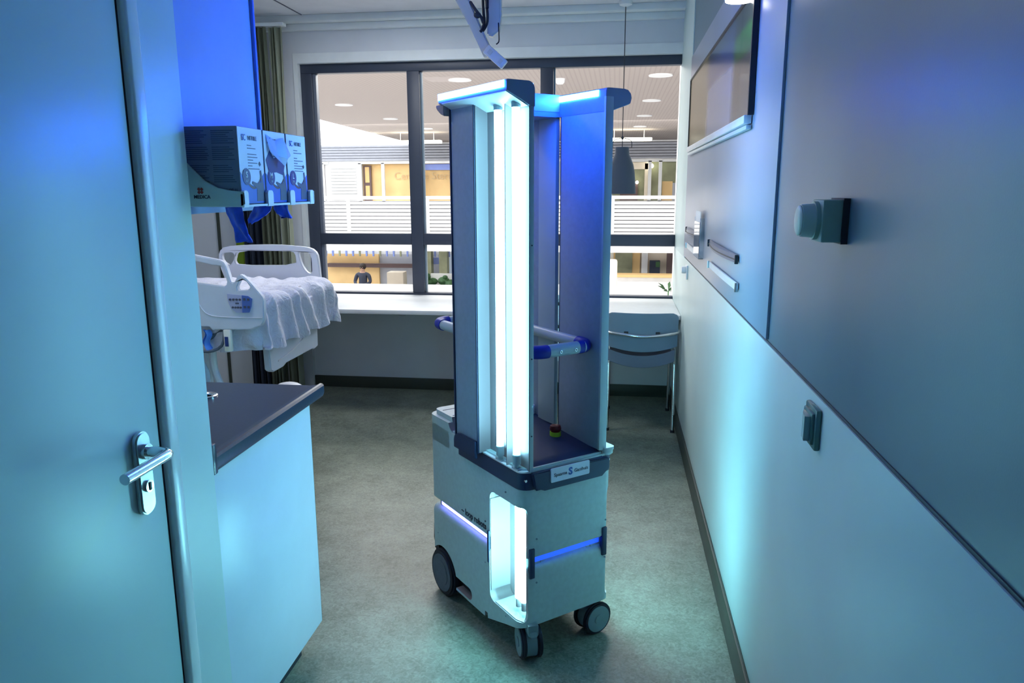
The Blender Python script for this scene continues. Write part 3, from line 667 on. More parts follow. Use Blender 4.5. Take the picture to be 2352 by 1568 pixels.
# blanket
def blanket():
    t = bmesh.new(); nu,nv = 120,110; Z = 1.066; X1 = -1.605; Y0,Y1 = 3.222,4.150; r = .07
    def edge(s, r):  # s distance past the start of the roll -> (out, drop)
        if s <= 0: return 0,0
        if s < r*math.pi/2: a = s/r; return r*math.sin(a), r*(1-math.cos(a))
        return r, r+(s-r*math.pi/2)
    R = []; SM = .285; LX = .985; LY = Y1-Y0-2*r
    for j in range(nv+1):
        row = []
        sy = -SM + j/nv*(LY+2*SM)
        for i in range(nu+1):
            sx = i/nu*(LX+SM); ax = sx-LX
            oy = -sy if sy < 0 else max(0,sy-LY); sg = -1 if sy < 0 else 1; px = max(0,ax)
            sm = max(px,oy); ln = math.hypot(px,oy)
            if sm > 0: o_,d_ = edge(sm,r); ux,uy = px/ln,oy/ln
            else: o_,d_,ux,uy = 0,0,0,0
            x = X1-r-LX+min(sx,LX)+o_*ux; y = Y0+r+min(max(sy,0),LY)+sg*o_*uy
            dx = d_*ux; dy = d_*uy; dmax = .24; d = d_
            over = (dx>.03 and dy>.03)
            if over: x += .008
            z = Z-d
            q = Vector((x*3,y*3,z*3))
            wr = noise.noise(q*2.2)*.012+noise.noise(q*5)*.006
            # wrinkles fanning from the near corner over the end
            st = math.sin(y*46+noise.noise(Vector((x*2,y*4,z*2)))*6+z*10)*.014*min(1,max(0,(ax+.22)/.2))
            st2 = math.sin(x*60+y*18+noise.noise(q)*5)*.004*(1-min(1,max(0,(ax+.1)/.2)))
            if dx > dy: x += wr+st
            if dy > .02: y += (wr+st+.007*math.sin(x*52+z*20+noise.noise(q*2)*5))*(-1 if sy<0 else 1)
            if d < .06: z += wr+st*.8+st2
            if ax > -.1 and y > 3.9: x += .02*min(1,(y-3.9)/.25)
            z += .02*max(0,1-abs((y-3.35)/.2))*(1 if d<.1 else 0)
            if d >= dmax-.012: z += .012*math.sin(y*25+1)+.01*noise.noise(q*3)
            row.append(t.verts.new((x,y,z)))
        R.append(row)
    for a,b in zip(R,R[1:]):
        for i in range(nu): t.faces.new((a[i],a[i+1],b[i+1],b[i]))
    bmesh.ops.recalc_face_normals(t, faces=t.faces)
    return MB().merge(t).build('blanket', SHEET, None, 180)
bl = blanket(); tag(bl,'wrinkled pale lilac blanket draped over the foot of the bed','blanket')
o = MB().merge(shell(lambda u,v:(-3.55+u*1.05, 3.27+v*.85, 1.085+.02*math.sin(u*5)*math.sin(v*6)+.015*noise.noise(Vector((u*8,v*8,1)))),24,20,.02)).build('sheet', MATTR, None, 60)
tag(o,'grey dark sheet on the head half of the bed','sheet')
ub = thing('drain_bag','clear drain bag hanging below the near side of the bed','bag',(-1.90,3.30,.62))
t = bmesh.new(); bmesh.ops.create_uvsphere(t, u_segments=16, v_segments=10, radius=.06)
for v in t.verts:
    v.co = Vector((v.co.x*.75*(1-.5*max(0,v.co.z)/.06), v.co.y*.3, v.co.z*1.35))+Vector((-1.955,3.28,.70))
MB().merge(t).build('bag_body', PLAST, ub); MB().tube([(-1.955,3.28,.775),(-1.95,3.27,.84),(-1.93,3.26,.87)],.004,n=6).build('bag_tube', PLAST, ub)
cl = MB()
t = shell(lambda u,v:(-1.885+.035*u+.008*math.sin(v*7), 3.205+.01*math.sin(u*9), .93-.10*v*(1-.3*abs(u-.5))),8,10,.003); cl.merge(t)
o = cl.build('cloth', LBL, None, 60); tag(o,'light blue cloth tucked below the near siderail','cloth')
o = MB().merge(shell(lambda u,v:(-2.3+.50*u, 3.245-.02*math.sin(v*3), .94-.11*math.sin(math.pi*min(1,u*.9+.1))-.02*v),14,6,.006)).tube([(-2.0,3.20,.92),(-1.93,3.19,.85),(-1.86,3.19,.83),(-1.79,3.19,.86),(-1.775,3.2,.93)],.007,n=8).build('tubing', HUB, None, 60)
tag(o,'grey looped tubing and strap under the near siderail','tubing')

# ------------------------------------------------------------------ disinfection robot
# local frame: x = toward the near corner, y = toward the right wall, origin at the base centre
OX,OY = .33,-.185
e1 = Vector((.64750,-.76206,0)); e2 = Vector((.76206,.64750,0)); NN = Vector((-.275,2.237,0))
ro = NN-e1*OX-e2*OY
rb = thing('disinfection_robot','white mobile disinfection robot with glowing ultraviolet lamp columns','robot',tuple(ro),math.atan2(-.76206,.64750),world=False)
def RP(mb, name, m, parent=None, smooth=35, label=None):
    mb.xf(Matrix.Translation((OX,OY,0))); return mb.build(name, m, parent or rb, smooth, label=label)
W = .375
def outline(u0,u1,v0,v1,r): return rrect(u0,u1,v0,v1,r,6)
def slot(i):
    """lamp recess cutter: L-shaped plan, rounded where it breaks the side face"""
    m = (lambda v: v) if i == 0 else (lambda v: W-v)
    z0,z1,r = .150,.557,.030
    prof = [(r*(1-math.cos(a)), r*(1-math.sin(a))) for a in [math.pi/2*k/5 for k in range(6)]]   # (du,dz)
    layers = []
    for du,dz in prof: layers.append((du,z0+dz))
    for du,dz in prof[::-1]: layers.append((du,z1-dz))
    layers = sorted(set((round(d,5),round(z,5)) for d,z in layers), key=lambda q: q[1])
    t = bmesh.new(); R_ = []
    for du,z in layers:
        ua = -.205+du
        P = [(.2,-.2),(.2,.024-du*.5),(-.016,.024-du*.5),(-.016,.085),(ua,.085),(ua,-.2)]
        R_.append([t.verts.new((x,m(y),z)) for x,y in P])
    for p,q in zip(R_,R_[1:]):
        for k in range(6): t.faces.new((p[k],p[(k+1)%6],q[(k+1)%6],q[k]))
    t.faces.new(R_[0][::-1]); t.faces.new(R_[-1]); bmesh.ops.recalc_face_normals(t, faces=t.faces)
    return MB().merge(t)
def loc_obj(mb): mb.xf(Matrix.Translation((OX,OY,0))); o = mb.build('cutter', ROBREF, rb, 0); return o
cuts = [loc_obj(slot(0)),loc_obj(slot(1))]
# upper shell
up = MB().prism(outline(-.665,0,0,W,.040),'z',.378,.690,bev=.006)
rear = MB().prism(outline(-.665,-.455,0,W,.040),'z',.60,.735,bev=.018)
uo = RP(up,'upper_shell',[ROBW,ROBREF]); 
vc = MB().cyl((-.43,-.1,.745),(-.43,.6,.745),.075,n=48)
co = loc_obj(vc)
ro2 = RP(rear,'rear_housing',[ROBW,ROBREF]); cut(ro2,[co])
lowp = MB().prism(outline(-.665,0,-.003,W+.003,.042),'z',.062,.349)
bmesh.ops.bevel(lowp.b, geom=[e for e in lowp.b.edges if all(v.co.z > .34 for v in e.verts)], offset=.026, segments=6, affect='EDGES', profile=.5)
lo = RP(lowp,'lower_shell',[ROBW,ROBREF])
# bevelled underside: front is higher than the rear
wedge = loc_obj(MB().prism([(-.66,.0),(.1,.0),(.1,.150),(-.0,.135),(-.10,.105),(-.22,.066),(-.222,.085),(-.24,.085),(-.241,.064),(-.66,.055)],'y',-.2,.7))
arch = [loc_obj(MB().cyl((-.560,-.1,.090),(-.560,.058,.090),.106,n=48)), loc_obj(MB().cyl((-.560,W-.058,.090),(-.560,.6,.090),.106,n=48)),
        loc_obj(MB().prism(rrect(-.50,-.335,.072,.118,.022,6),'y',-.1,.03)), 
        loc_obj(MB().prism([(-.70,.10),(-.655,.10),(-.655,.20),(-.64,.235),(-.64,.30),(-.70,.30)][:0] or [(-.72,.0),(-.640,.0),(-.640,.215),(-.668,.262),(-.72,.262)],'y',-.1,.6))]
for o in (uo,lo): cut(o,cuts)
cut(lo,[wedge]+arch)
# soften shoulders of the lower shell: sloped ledges on the two visible sides and the others
core = RP(MB().prism(outline(-.640,-.020,.020,W-.020,.03),'z',.12,.60),'inner_core',[ROBW,ROBREF]); cut(core,cuts+[arch[0],arch[1]])
# lit channel between the shells
RP(MB().box(-.60,-.225,.0165,.0205,.355,.376).box(-.60,-.225,W-.0205,W-.0165,.355,.376),'side_light_strip',LEDV,label='violet glowing strip')
RP(MB().box(-.0172,-.0145,.047,W-.047,.356,.376),'front_light_strip',LEDB,label='deep blue glowing strip')
for c in cuts+arch+[wedge,co]: bpy.data.objects.remove(c)
# recess liners, lamps in the lower recesses
for i in (0,1):
    s = (lambda v: v) if i == 0 else (lambda v: W-v)
    def bx(m,u0,u1,v0,v1,z0,z1,**k):
        a,b = sorted((s(v0),s(v1))); return m.box(u0,u1,a,b,z0,z1,**k)
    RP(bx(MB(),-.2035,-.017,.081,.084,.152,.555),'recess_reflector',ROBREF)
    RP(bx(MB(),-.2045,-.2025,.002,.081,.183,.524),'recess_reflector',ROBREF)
    RP(MB().prism([(-.173,s(.001)),(-.040,s(.001)),(-.012,s(.012)),(-.004,s(.022)),(-.017,s(.024)),(-.017,s(.083)),(-.173,s(.083))],'z',.1502,.1532),'recess_floor',ROBW)
    RP(bx(MB(),-.026,-.0175,.030,.100,.330,.400),'inner_wall',ROBW)
    for u in (-.045,-.078):
        l = RP(MB().cyl((u,s(.036),.205),(u,s(.036),.540),.0125,n=20),'lamp_tube',TUBEL,label='bright glowing ultraviolet tube')
        MB().cyl((u+OX,s(.036)+OY,.172),(u+OX,s(.036)+OY,.205),.010,n=16).build('lamp_socket', ROBREF, l)
    RP(bx(MB(),-.218,-.206,-.006,.014,.285,.405,bev=.003),'corner_clip',ROBD)
    RP(bx(MB(),-.012,.006,.026,.046,.310,.415,bev=.003),'corner_clip',ROBD)
# dark cover with hump and bumper
cv = MB().prism(outline(-.452,.002,-.002,W+.002,.040),'z',.614,.682,bev=.006)
RP(cv,'dark_band',ROBD)
hump = MB()
t = bmesh.new(); prof = []
P = [(-.455,.682),(-.455,.728),(-.38,.724),(-.05,.700),(-.012,.690),(.006,.672),(.009,.64),(.006,.613)]
t = None
hump.prism([(a,b) for a,b in P]+[(-.02,.613),(-.02,.682)],'y',.048,W-.048,bev=.004)
RP(hump,'top_cover',ROBD)
hl = MB().prism([(-.010,.02),(-.330,.02),(-.345,.02),(-.350,.05),(-.02,.05)][:0] or rrect(-.452,-.30,.006,.12,.03,6),'z',.68,.722,bev=.012); RP(hl,'cover_shoulder',ROBD)
# nameplate bumper (chamfered plate on the front face)
MBp = MB().prism([(.030,.680),(.345,.672),(.345,.636),(.315,.612),(.078,.612),(.040,.628)],'x',-.002,.016,bev=.003); RP(MBp,'bumper',ROBD)
npl = RP(MB().prism(rrect(.098,.256,.635,.683,.005,4),'x',.014,.019,bev=.001),'nameplate',LABELW,label='white hospital nameplate')
FT = lambda v,z: frame((.0196+OX,v+OY,z),(0,1,0),(0,0,1))
text('lettering','Spaarne',.0165,FT(.136,.659),INK,npl)
text('lettering','S',.034,FT(.176,.660),INKB,npl,bold=.0012)
text('lettering','Gasthuis',.0165,FT(.220,.659),INK,npl)
text('lettering','Ƨ loop robots'.replace('Ƨ','~'),.034,frame((-.318+OX,-.0012+OY,.410),(1,0,0),(0,0,1)),INK,uo,sx=.92,bold=.0006)
# emergency stop
eb = RP(MB().cyl((-.186,.262,.706),(-.186,.262,.724),.020,n=28),'stop_ring',YELG,label='yellow green ring')
MB().lathe((-.186+OX,.262+OY,.722),[(.014,0),(.019,.006),(.021,.014),(.018,.024),(.008,.027)],28).build('stop_button', REDB, eb)
RP(MB().box(-.452,-.446,.05,W-.05,.60,.73),'seam',BLACKG)
RP(MB().box(-.47,-.40,W-.115,W-.04,.70,.760,bev=.008),'connector_box',LABELW)
for u in (-.52,-.60): RP(MB().box(u-.001,u+.001,.03,W-.03,.7350,.7362),'seam',INKG)

# lamp columns: side frames with plate, box, fins, cap
def column(i):
    m = (lambda v: v) if i == 0 else (lambda v: .352-v)
    def bx(g,u0,u1,v0,v1,z0,z1,**k):
        a,b = sorted((m(v0),m(v1))); return g.box(u0,u1,a,b,z0,z1,**k)
    if i == 0:
        RP(bx(MB(),-.40,0,.027,.042,.68,1.845,bev=.001),'column_plate',ROBPL if i else ROBEDGE)
        RP(bx(MB(),-.398,-.245,-.020,.027,.68,1.835,bev=.0015),'column_box',ROBPL)
        RP(bx(MB(),-.245,-.240,-.024,.027,.68,1.838),'fin',ROBD)
        RP(bx(MB(),-.404,-.398,-.024,.027,.68,1.838),'fin',ROBD)
        us = (-.140,-.040)
        RP(bx(MB(),-.2395,-.001,.0245,.0275,.684,1.838),'reflector',ROBREFD)
        RP(bx(MB(),-.2395,-.2365,-.020,.026,.684,1.838),'reflector',ROBREFD)
        RP(bx(MB(),-.090,-.0865,-.004,.026,.684,1.838),'divider',ROBREF)
        RP(MB().prism(rrect(-.243,-.002,-.006,.050,.02,5,(1,0,0,1)),'z',.680,.6845),'lamp_floor',DISPW)
        RP(MB().prism([(-.402,.66),(-.402,.69),(-.396,.706),(-.380,.716),(-.36,.720),(-.248,.722),(-.248,.66)],'y',-.031,-.0205,bev=.002),'fairing',ROBD)
    else:
        RP(bx(MB(),-.232,0,.027,.042,.70,1.845,bev=.001),'column_plate',ROBPL)
        RP(bx(MB(),-.006,.003,.014,.045,.70,1.845,bev=.001),'column_edge',ROBEDGE)
        RP(bx(MB(),-.365,-.262,.027,.042,.72,1.80,bev=.001),'column_post',ROBEDGE)
        RP(bx(MB(),-.455,-.366,.015,.030,.72,1.80,bev=.001),'column_post',ROBPL)
        RP(bx(MB(),-.236,-.232,-.022,.042,.70,1.838),'fin',ROBD)
        RP(bx(MB(),-.232,-.001,.0245,.0275,.684,1.838),'reflector',ROBREFD)
        us = (-.140,-.040)
        RP(MB().prism(rrect(-.243,.010,m(.030),m(-.022),.015,5),'z',.695,.705),'lamp_floor',ROBW)
    vt = .004 if i == 0 else .013
    for u in us:
        l = RP(MB().cyl((u,m(vt),.735),(u,m(vt),1.80),.0115,n=20),'lamp_tube',TUBE,label='glowing ultraviolet tube')
        MB().cyl((u+OX,m(vt)+OY,.700),(u+OX,m(vt)+OY,.735),.0135,n=20,bev=.002).cyl((u+OX,m(vt)+OY,.690),(u+OX,m(vt)+OY,.700),.008).box(u+OX-.018,u+OX+.018,m(vt)+OY-.008,m(vt)+OY+.008,.684,.689).build('lamp_socket', ROBEDGE, l)
        MB().cyl((u+OX,m(vt)+OY,1.80),(u+OX,m(vt)+OY,1.825),.0135,n=20).build('lamp_socket', ROBEDGE, l)
    # cap: hook profile in the v-z plane
    P = [(-.053,1.840),(-.053,1.868),(-.050,1.871)]+[(.020+.024*math.sin(a),1.847+.024*math.cos(a)) for a in [math.pi/2*k/6 for k in range(7)]]+[(.044,1.800),(.026,1.803),(.016,1.808)]
    if i == 1:   # the far cap: hook overhangs outwards
        P = [(-.060,1.845),(-.056,1.858),(-.045,1.868),(-.030,1.871)]+[(.034+.010*math.sin(a),1.861+.010*math.cos(a)) for a in [math.pi/2*k/6 for k in range(7)]]+[(.044,1.800),(.026,1.803),(.012,1.806),(-.055,1.828)]
    P = [(m(a),b) for a,b in P]
    u0 = -.42 if i == 0 else -.245
    cap = RP(MB().prism(P,'x',u0,.002,bev=.0012),'column_cap',ROBCAP)
    if i == 0:
        RP(MB().box(u0+.002,-.012,-.0555,-.0525,1.850,1.869),'blue_light_strip',LED,label='glowing blue white strip')
        RP(MB().box(-.30,-.012,.0435,.0465,1.848,1.866),'blue_light_strip',LED,label='glowing blue white strip')
        RP(MB().prism([(-.46,1.838),(-.42,1.838),(-.40,1.838),(-.40,1.80),(-.425,1.808),(-.45,1.823)],'y',-.045,.02,bev=.003),'cap_end',ROBREF)
        RP(MB().prism([(-.053,1.8395),(.022,1.8035),(.022,1.8015),(-.053,1.8375)],'x',-.398,-.003),'cap_soffit',DISPW)
    else:
        RP(MB().box(u0+.002,-.035,m(.0465),m(.0435),1.848,1.866),'blue_light_strip',LED,label='glowing blue white strip')
        RP(MB().box(-.235,-.03,m(-.0555),m(-.061),1.846,1.858),'blue_light_strip',LED,label='glowing blue white strip')
        RP(MB().prism([(m(-.053),1.8275),(m(.020),1.8035),(m(.020),1.8015),(m(-.053),1.8255)],'x',-.23,-.003),'cap_soffit',DISPW)
column(0); column(1)
RP(MB().box(-.268,-.240,.040,.312,1.815,1.872,bev=.004),'cross_bar',mat('cross_bar_white',(.55,.60,.75),.4))
RP(MB().box(-.45,-.242,.045,.325,1.80,1.815),'top_tray',ROBCAP)
# screws on columns and body
for (u,v,z) in ((.0035,.034,1.40),(.0035,.034,1.05),(.0035,.034,.80)):
    RP(MB().cyl((-.001,v,z),(.0022,v,z),.0022,n=10),'screw',INK)
for (u,z) in ((-.10,.586),(-.235,.43),(-.235,.275),(-.10,.135),(-.60,.24)):
    RP(MB().cyl((u,-.0032,z),(u,.003,z),.0032,n=10),'screw',BEDMET)
for (v,z) in ((.055,.445),(.055,.29),(.345,.44),(.345,.30)):
    RP(MB().cyl((-.002,v,z),(.0022,v,z),.0032,n=10),'screw',BEDMET)
for (v,z) in ((.012,.655),(.352,.66)): RP(MB().cyl((-.002,v,z),(.003,v,z),.0045,n=12),'screw',CHROME)
# ear at the far front corner
RP(MB().prism(outline(-.21,.004,W-.050,W+.004,.022),'z',.675,.700,bev=.004),'corner_ear',ROBW)
# handle ring
def ring():
    z = 1.055; pts = []
    A = [(-.05,.075),(-.05,.315),(-.62,.315),(-.62,.075)]
    return A,z
za = 1.055; fl = (.95,1.0)
RP(MB().tube([(-.045,.125,za),(-.045,.270,za)],.021,n=18,smooth=0),'handle_bar',ROBEDGE)
RP(MB().tube([(-.110,.300,za),(-.655,.300,za)],.019,n=18,smooth=0),'handle_bar',ROBEDGE)
RP(MB().tube([(-.110,.070,za),(-.655,.070,za)],.019,n=18,smooth=0),'handle_bar',ROBEDGE)
RP(MB().tube([(-.720,.115,za),(-.720,.255,za)],.019,n=18,smooth=0),'handle_bar',ROBEDGE)
for sx,sy,x,y in ((1,1,-.045,.300),(1,-1,-.045,.070),(-1,1,-.720,.300),(-1,-1,-.720,.070)):
    pts = [(x-sx*.065,y,za),(x-sx*.045,y,za)]+[(x-sx*.045+sx*.045*math.sin(a),y-sy*.045+sy*.045*math.cos(a),za) for a in [math.pi/2*k/6 for k in range(1,7)]]
    pts += [(x,y-sy*.055,za)]
    RP(MB().tube(pts,.022,n=18,smooth=2),'handle_elbow',BLUEP,label='blue rubber elbow')
for v in (.165,.225):
    RP(MB().tube([(-.0245,v,za-.002),(-.022,v,za-.002)],.0052,n=14,smooth=0),'screw',CHROME)
    RP(MB().tube([(-.0225,v,za-.002),(-.0205,v,za-.002)],.002,n=8,smooth=0),'screw',BLACKG)
# wheels
for v in (.006,W-.006):
    sgn = -1 if v < .1 else 1
    wh = RP(MB().cyl((-.560,v-.017,.090),(-.560,v+.017,.090),.094,n=48,bev=.008),'drive_wheel',RUB)
    MB().cyl((-.560+OX,v+sgn*.016+OY,.090),(-.560+OX,v+sgn*.020+OY,.090),.074,n=40).cyl((-.560+OX,v+sgn*.016+OY,.090),(-.560+OX,v+sgn*.0215+OY,.090),.050,n=32).build('hub_cap', HUB, wh)
RP(MB().prism([(-.648,.262),(-.61,.262),(-.61,.12),(-.635,.15),(-.652,.2)],'y',.004,W-.004),'rear_trim',BLACKG)
for v in (.050,W-.050): RP(MB().cyl((-.560,v-.003,.090),(-.560,v+.003,.090),.107,n=40),'wheel_well',BLACKG)
RP(MB().box(-.50,-.335,.026,.029,.068,.122),'grip_hollow',BLACKG)
def caster(u,v,ang,twin):
    M = Matrix.Translation((u,v,0)) @ Matrix.Rotation(ang,4,'Z')
    fork = MB().box(-.018,.018,-.018,.018,.098,.150,bev=.004)
    f = RP(MB().prism([(-.050,.050),(-.045,.10),(-.015,.128),(.030,.128),(.040,.110),(.0,.095),(-.030,.04)],'y',-.013,.013,bev=.003).box(-.02,.03,-.018,.018,.11,.148,bev=.003).xf(M),'caster_fork',HUBL if twin else BEDMET)
    for s in (-1,1):
        g = MB().cyl((-.03,s*.019,.060),(-.03,s*.036,.060),.060,n=36,bev=.005).xf(M); wv = RP(g,'caster_wheel',RUB)
        g = MB().cyl((-.03,s*.0355,.060),(-.03,s*.0385,.060),.048,n=32).cyl((-.03,s*.0385,.060),(-.03,s*.0415,.060),.018,n=24,bev=.001).xf(M); g.xf(Matrix.Translation((OX,OY,0))); g.build('caster_hub', HUBL, wv)
    g = MB().cyl((-.03,-.018,.060),(-.03,.018,.060),.052,n=32).xf(M); RP(g,'caster_core',HUBL)
caster(-.010,.041,math.radians(-19),1)
caster(-.045,.300,math.radians(-90),0)

# ------------------------------------------------------------------ atrium beyond the window
struct('ceiling_atrium', MB().prism([(-6.2,5.85),(12,5.85),(12,24.4),(-6.65,24.4),(-6.25,15.2),(-20,13.0),(-20,5.85)],'z',3.0,3.1), PERF)
sk = MB().prism([(-6.25,15.2),(-6.65,24.4),(-20,24.4),(-20,13.0)],'z',3.02,3.05).build('skylight', SKYL); tag(sk,'bright white skylight field in the atrium ceiling','skylight')
struct('wall_atrium', MB().box(-20,12,24.4,24.6,2.38,3.1).box(-20,12,24.4,24.6,-.25,1.11).box(-20,12,24.4,24.6,-4,-3.3)
   .box(-20,-9.75,24.4,24.6,1.11,2.38).box(-9.55,-8.40,24.4,24.6,1.11,2.38), ATRW)
struct('floor_atrium', MB().box(-20,12,6.0,30,-3.5,-3.4), ATRW)
struct('wall_outer', MB().box(-20,12,5.81,5.95,-3.5,.74).box(-20,-2.40,5.81,5.95,.74,3.0).box(.44,12,5.81,5.95,.74,3.0).box(-2.40,.44,5.81,5.95,2.55,3.0), ATRW)
k = 0
for x,y in ((.53,10.46),(.545,13.39),(.52,16.15),(.515,18.97),(-2.13,10.46),(-4.75,13.17),(-4.74,15.92),(-4.66,18.7),(-2.13,13.3),(-2.1,16.1),(-4.7,10.46)):
    side = 'right' if x > 0 else 'middle' if x > -3 else 'left'
    nth = {10:'nearest',13:'second',15:'third',16:'third',18:'farthest'}[int(y)]
    t = thing('downlight','round warm downlight in the atrium ceiling, %s of the %s row'%(nth,side),'lamp',(x,y,2.985),0,'downlights in the atrium ceiling')
    MB().lathe((x,y,2.985),[(.13,0),(.155,0),(.155,.015),(.13,.015)],28).build('trim_ring', ATRW, t)
    MB().cyl((x,y,2.988),(x,y,2.997),.128,n=28).build('diffuser', LAMPD, t)
sd = thing('smoke_detector','small white ceiling detector in the atrium behind the robot','detector',(-.8,10.7,2.93))
MB().lathe((-.79,10.6,2.93),[(.04,0),(.06,.02),(.07,.07)],20).build('detector_body', ATRW, sd)
# louvre siding above and below the far windows
fb = thing('louvre_facade','pale louvred facade band across the atrium','facade',(-4,24.3,-.2))
g = MB()
z = 2.46
while z < 2.94: g.box(-20,12,24.30,24.40,z,z+.055,rot=Matrix.Rotation(.4,3,'X')); z += .085
g.build('slats', ATRG, fb, 0, kind='stuff')
fb2 = thing('louvre_siding','pale louvred siding between the two leftmost far windows','siding',(-8.95,24.37,1.2))
g = MB(); z = 1.20
while z < 2.30: g.box(-9.38,-8.48,24.32,24.395,z,z+.07); z += .10
g.build('slats', ATRW, fb2, 0, kind='stuff')
for x0,x1,w_ in ((-9.2,-7.35,'leftmost'),(-7.0,-6.35,'second from the left'),(-5.9,-4.6,'in the second window bay'),(-.3,.85,'right of the robot')):
    t = thing('linear_light','white linear light on the far atrium ceiling edge, '+w_,'lamp',((x0+x1)/2,20,2.72),0,'linear lights across the atrium')
    MB().box(x0,x1,19.9,20.1,2.72,2.80,bev=.02).build('light_bar', LAMPD, t)
    for x in (x0+.2,x1-.2): MB().cyl((x,20,2.79),(x,20,3.0),.008,n=8).build('rod', ATRW, t)
# far upper windows
def fwin(x0,x1,mull,fill,label,z0=1.13,z1=2.37,rail=None):
    t = thing('far_window',label,'window',((x0+x1)/2,24.35,z0),0,'windows across the atrium')
    MB().box(x0,x1,24.62,24.66,z0,z1).build('interior_wall', fill, t)
    g = MB().box(x0-.05,x1+.05,24.28,24.36,z1-.03,z1+.04).box(x0-.05,x1+.05,24.28,24.36,z0-.05,z0+.03); g.build('window_frame', ATRW, t)
    for x in mull: MB().box(x-.05,x+.05,24.28,24.36,z0,z1).build('mullion', ATRW, t)
    return t
fw = fwin(-8.35,-6.45,(-8.33,-7.55,-6.48),ORNG,'orange lit far window with white mullions, left bay')
MB().box(-8.28,-8.02,24.5,24.56,1.15,2.3).build('shelf_unit', BROWNP, fw); MB().box(-8.22,-8.08,24.49,24.51,1.75,2.25).box(-8.22,-8.08,24.49,24.51,1.2,1.65).build('shelf_light', WOODL, fw)
fw = fwin(-6.35,-4.2,(-6.3,-5.2,-4.25),ORNG,'orange lit far window with blue blinds behind the robot')
MB().box(-6.2,-4.3,24.5,24.52,2.14,2.33).build('blind', BLUESIGN, fw)
for tt,x in (('Centrale Sterilisatie',-5.95),):
    o = text('lettering',tt,.33,frame((x,24.58,1.95),(1,0,0),(0,0,1)),mat('warm_lettering',(.62,.45,.25),.7),fw)
    o.location = -Vector(fw['_w'])
fwin(-9.75,-9.45,(-9.6,),BROWNP,'narrow brown far window at the left')
fw = fwin(-1.2,2.3,(1.0,1.32,-.2),OLIV,'olive and cream far window right of the pendant lamp')
MB().box(-.4,.95,24.5,24.52,2.12,2.34).box(.85,1.02,24.5,24.53,1.15,2.3).build('lintel', CREAM, fw)
MB().box(.1,.65,24.52,24.55,1.15,1.75).build('cupboard', BROWNP, fw); MB().box(1.40,1.72,24.5,24.53,1.15,1.75).build('cupboard', ORNG, fw); MB().box(1.72,1.95,24.5,24.53,1.15,1.7).build('cupboard', ATRG, fw)
MB().sph((.62,24.45,1.72),.05).sph((1.05,24.45,2.22),.07).build('lamp_globe', LAMPD, fw)
# balcony with nine slats
bc = thing('balcony_railing','white slatted balcony parapet across the atrium','railing',(-3,20,.3))
for j in range(9):
    z = .345+j*.0985; MB().box(-12,3.2,19.98,20.02,z,z+.078).build('slat', ATRW, bc, 0)
MB().box(-12,3.2,20.06,20.08,.33,1.22).build('backing', GAPM, bc)
MB().box(-12,3.2,19.93,20.05,1.27,1.36,bev=.01).build('handrail', ATRW, bc)
for x in (-9.4,-7.2,-5,-2.7,-.09,2.2): MB().box(x-.04,x+.04,19.90,19.975,.33,1.27).build('post', ATRW, bc)
MB().box(-12,3.2,19.9,21.2,-.10,.33).build('slab_edge', ATRW, bc)
# lower floor
lw = thing('lower_counter','long white counter wall on the lower atrium level','counter',(-3,20,-1.5))
MB().box(-12,.0,19.9,20.1,-3.4,-1.03).box(.0,3,19.9,20.1,-3.4,-.73).build('counter_wall', ATRW, lw)
MB().box(0,3,19.80,20.2,-.73,-.66).build('counter_ledge', WOODL, lw)
lr = thing('lower_room','warm lit lower level room across the atrium','room',(-5,23.5,-3.3))
MB().box(-12,-7.55,23.5,23.6,-3.3,-.45).build('partition', ORNG, lr)
MB().box(-7.55,-5.6,23.6,23.7,-3.3,-.45).build('partition', ATRG, lr)
MB().box(-9.2,-5.9,23.3,23.45,-.92,-.80).build('shelf', BROWNP, lr)
MB().box(-12,-4.2,23.0,23.2,-.46,-.25).build('lintel', ATRW, lr)
MB().box(-6.2,-5.3,22.9,22.95,-.75,-.55).build('hanging_sign', BLUESIGN, lr)
MB().box(-6.65,-6.15,21.4,21.8,-3.3,-.85,bev=.02).build('column', CREAM, lr)
MB().box(-5.9,-5.6,22.6,22.9,-3.3,-.3).box(-5.35,-5.1,22.6,22.9,-3.3,-.3).build('post', OLIV, lr)
MB().box(-5.6,-4.9,22.5,22.6,-1.4,-1.0).build('screen', ATRW, lr)
MB().box(-4.4,-3.2,23.4,23.5,-3.3,-.3).build('partition', ATRW, lr)
for k in range(22):
    x = -9.3+k*.22; MB().box(x,x+.05,22.85,22.9,-.52,-.28).build('glass_strip', BLUESIGN if k%3 else OLIV, lr)
random.seed(5)
g = MB()
for k in range(40):
    g.sph((random.uniform(-6.0,-4.7),random.uniform(22.2,22.6),random.uniform(-1.9,-1.05)),random.uniform(.08,.2),(1,1,.7),n=8)
pb = thing('planting','dark leafy planting beside the lower level column','plant',(-5.3,22.4,-3.3)); g.build('foliage', FOL, pb, kind='stuff')
MB().box(-6.0,-4.7,22.1,22.7,-3.4,-1.9,bev=.02).build('planter', BROWNP, pb)
po = thing('poster','orange and white poster behind the second window bay','poster',(-4.45,22.3,-1.9))
g = MB().prism([(-4.62,-1.6),(-4.15,-1.6),(-4.15,-.60),(-4.62,-.60)],'y',22.3,22.33); g.build('poster_sheet', ATRW, po)
MB().prism([(-4.58,-.85),(-4.40,-1.05),(-4.22,-.80),(-4.20,-1.25),(-4.38,-1.5),(-4.56,-1.3)],'y',22.28,22.3).build('print', ORNG, po)
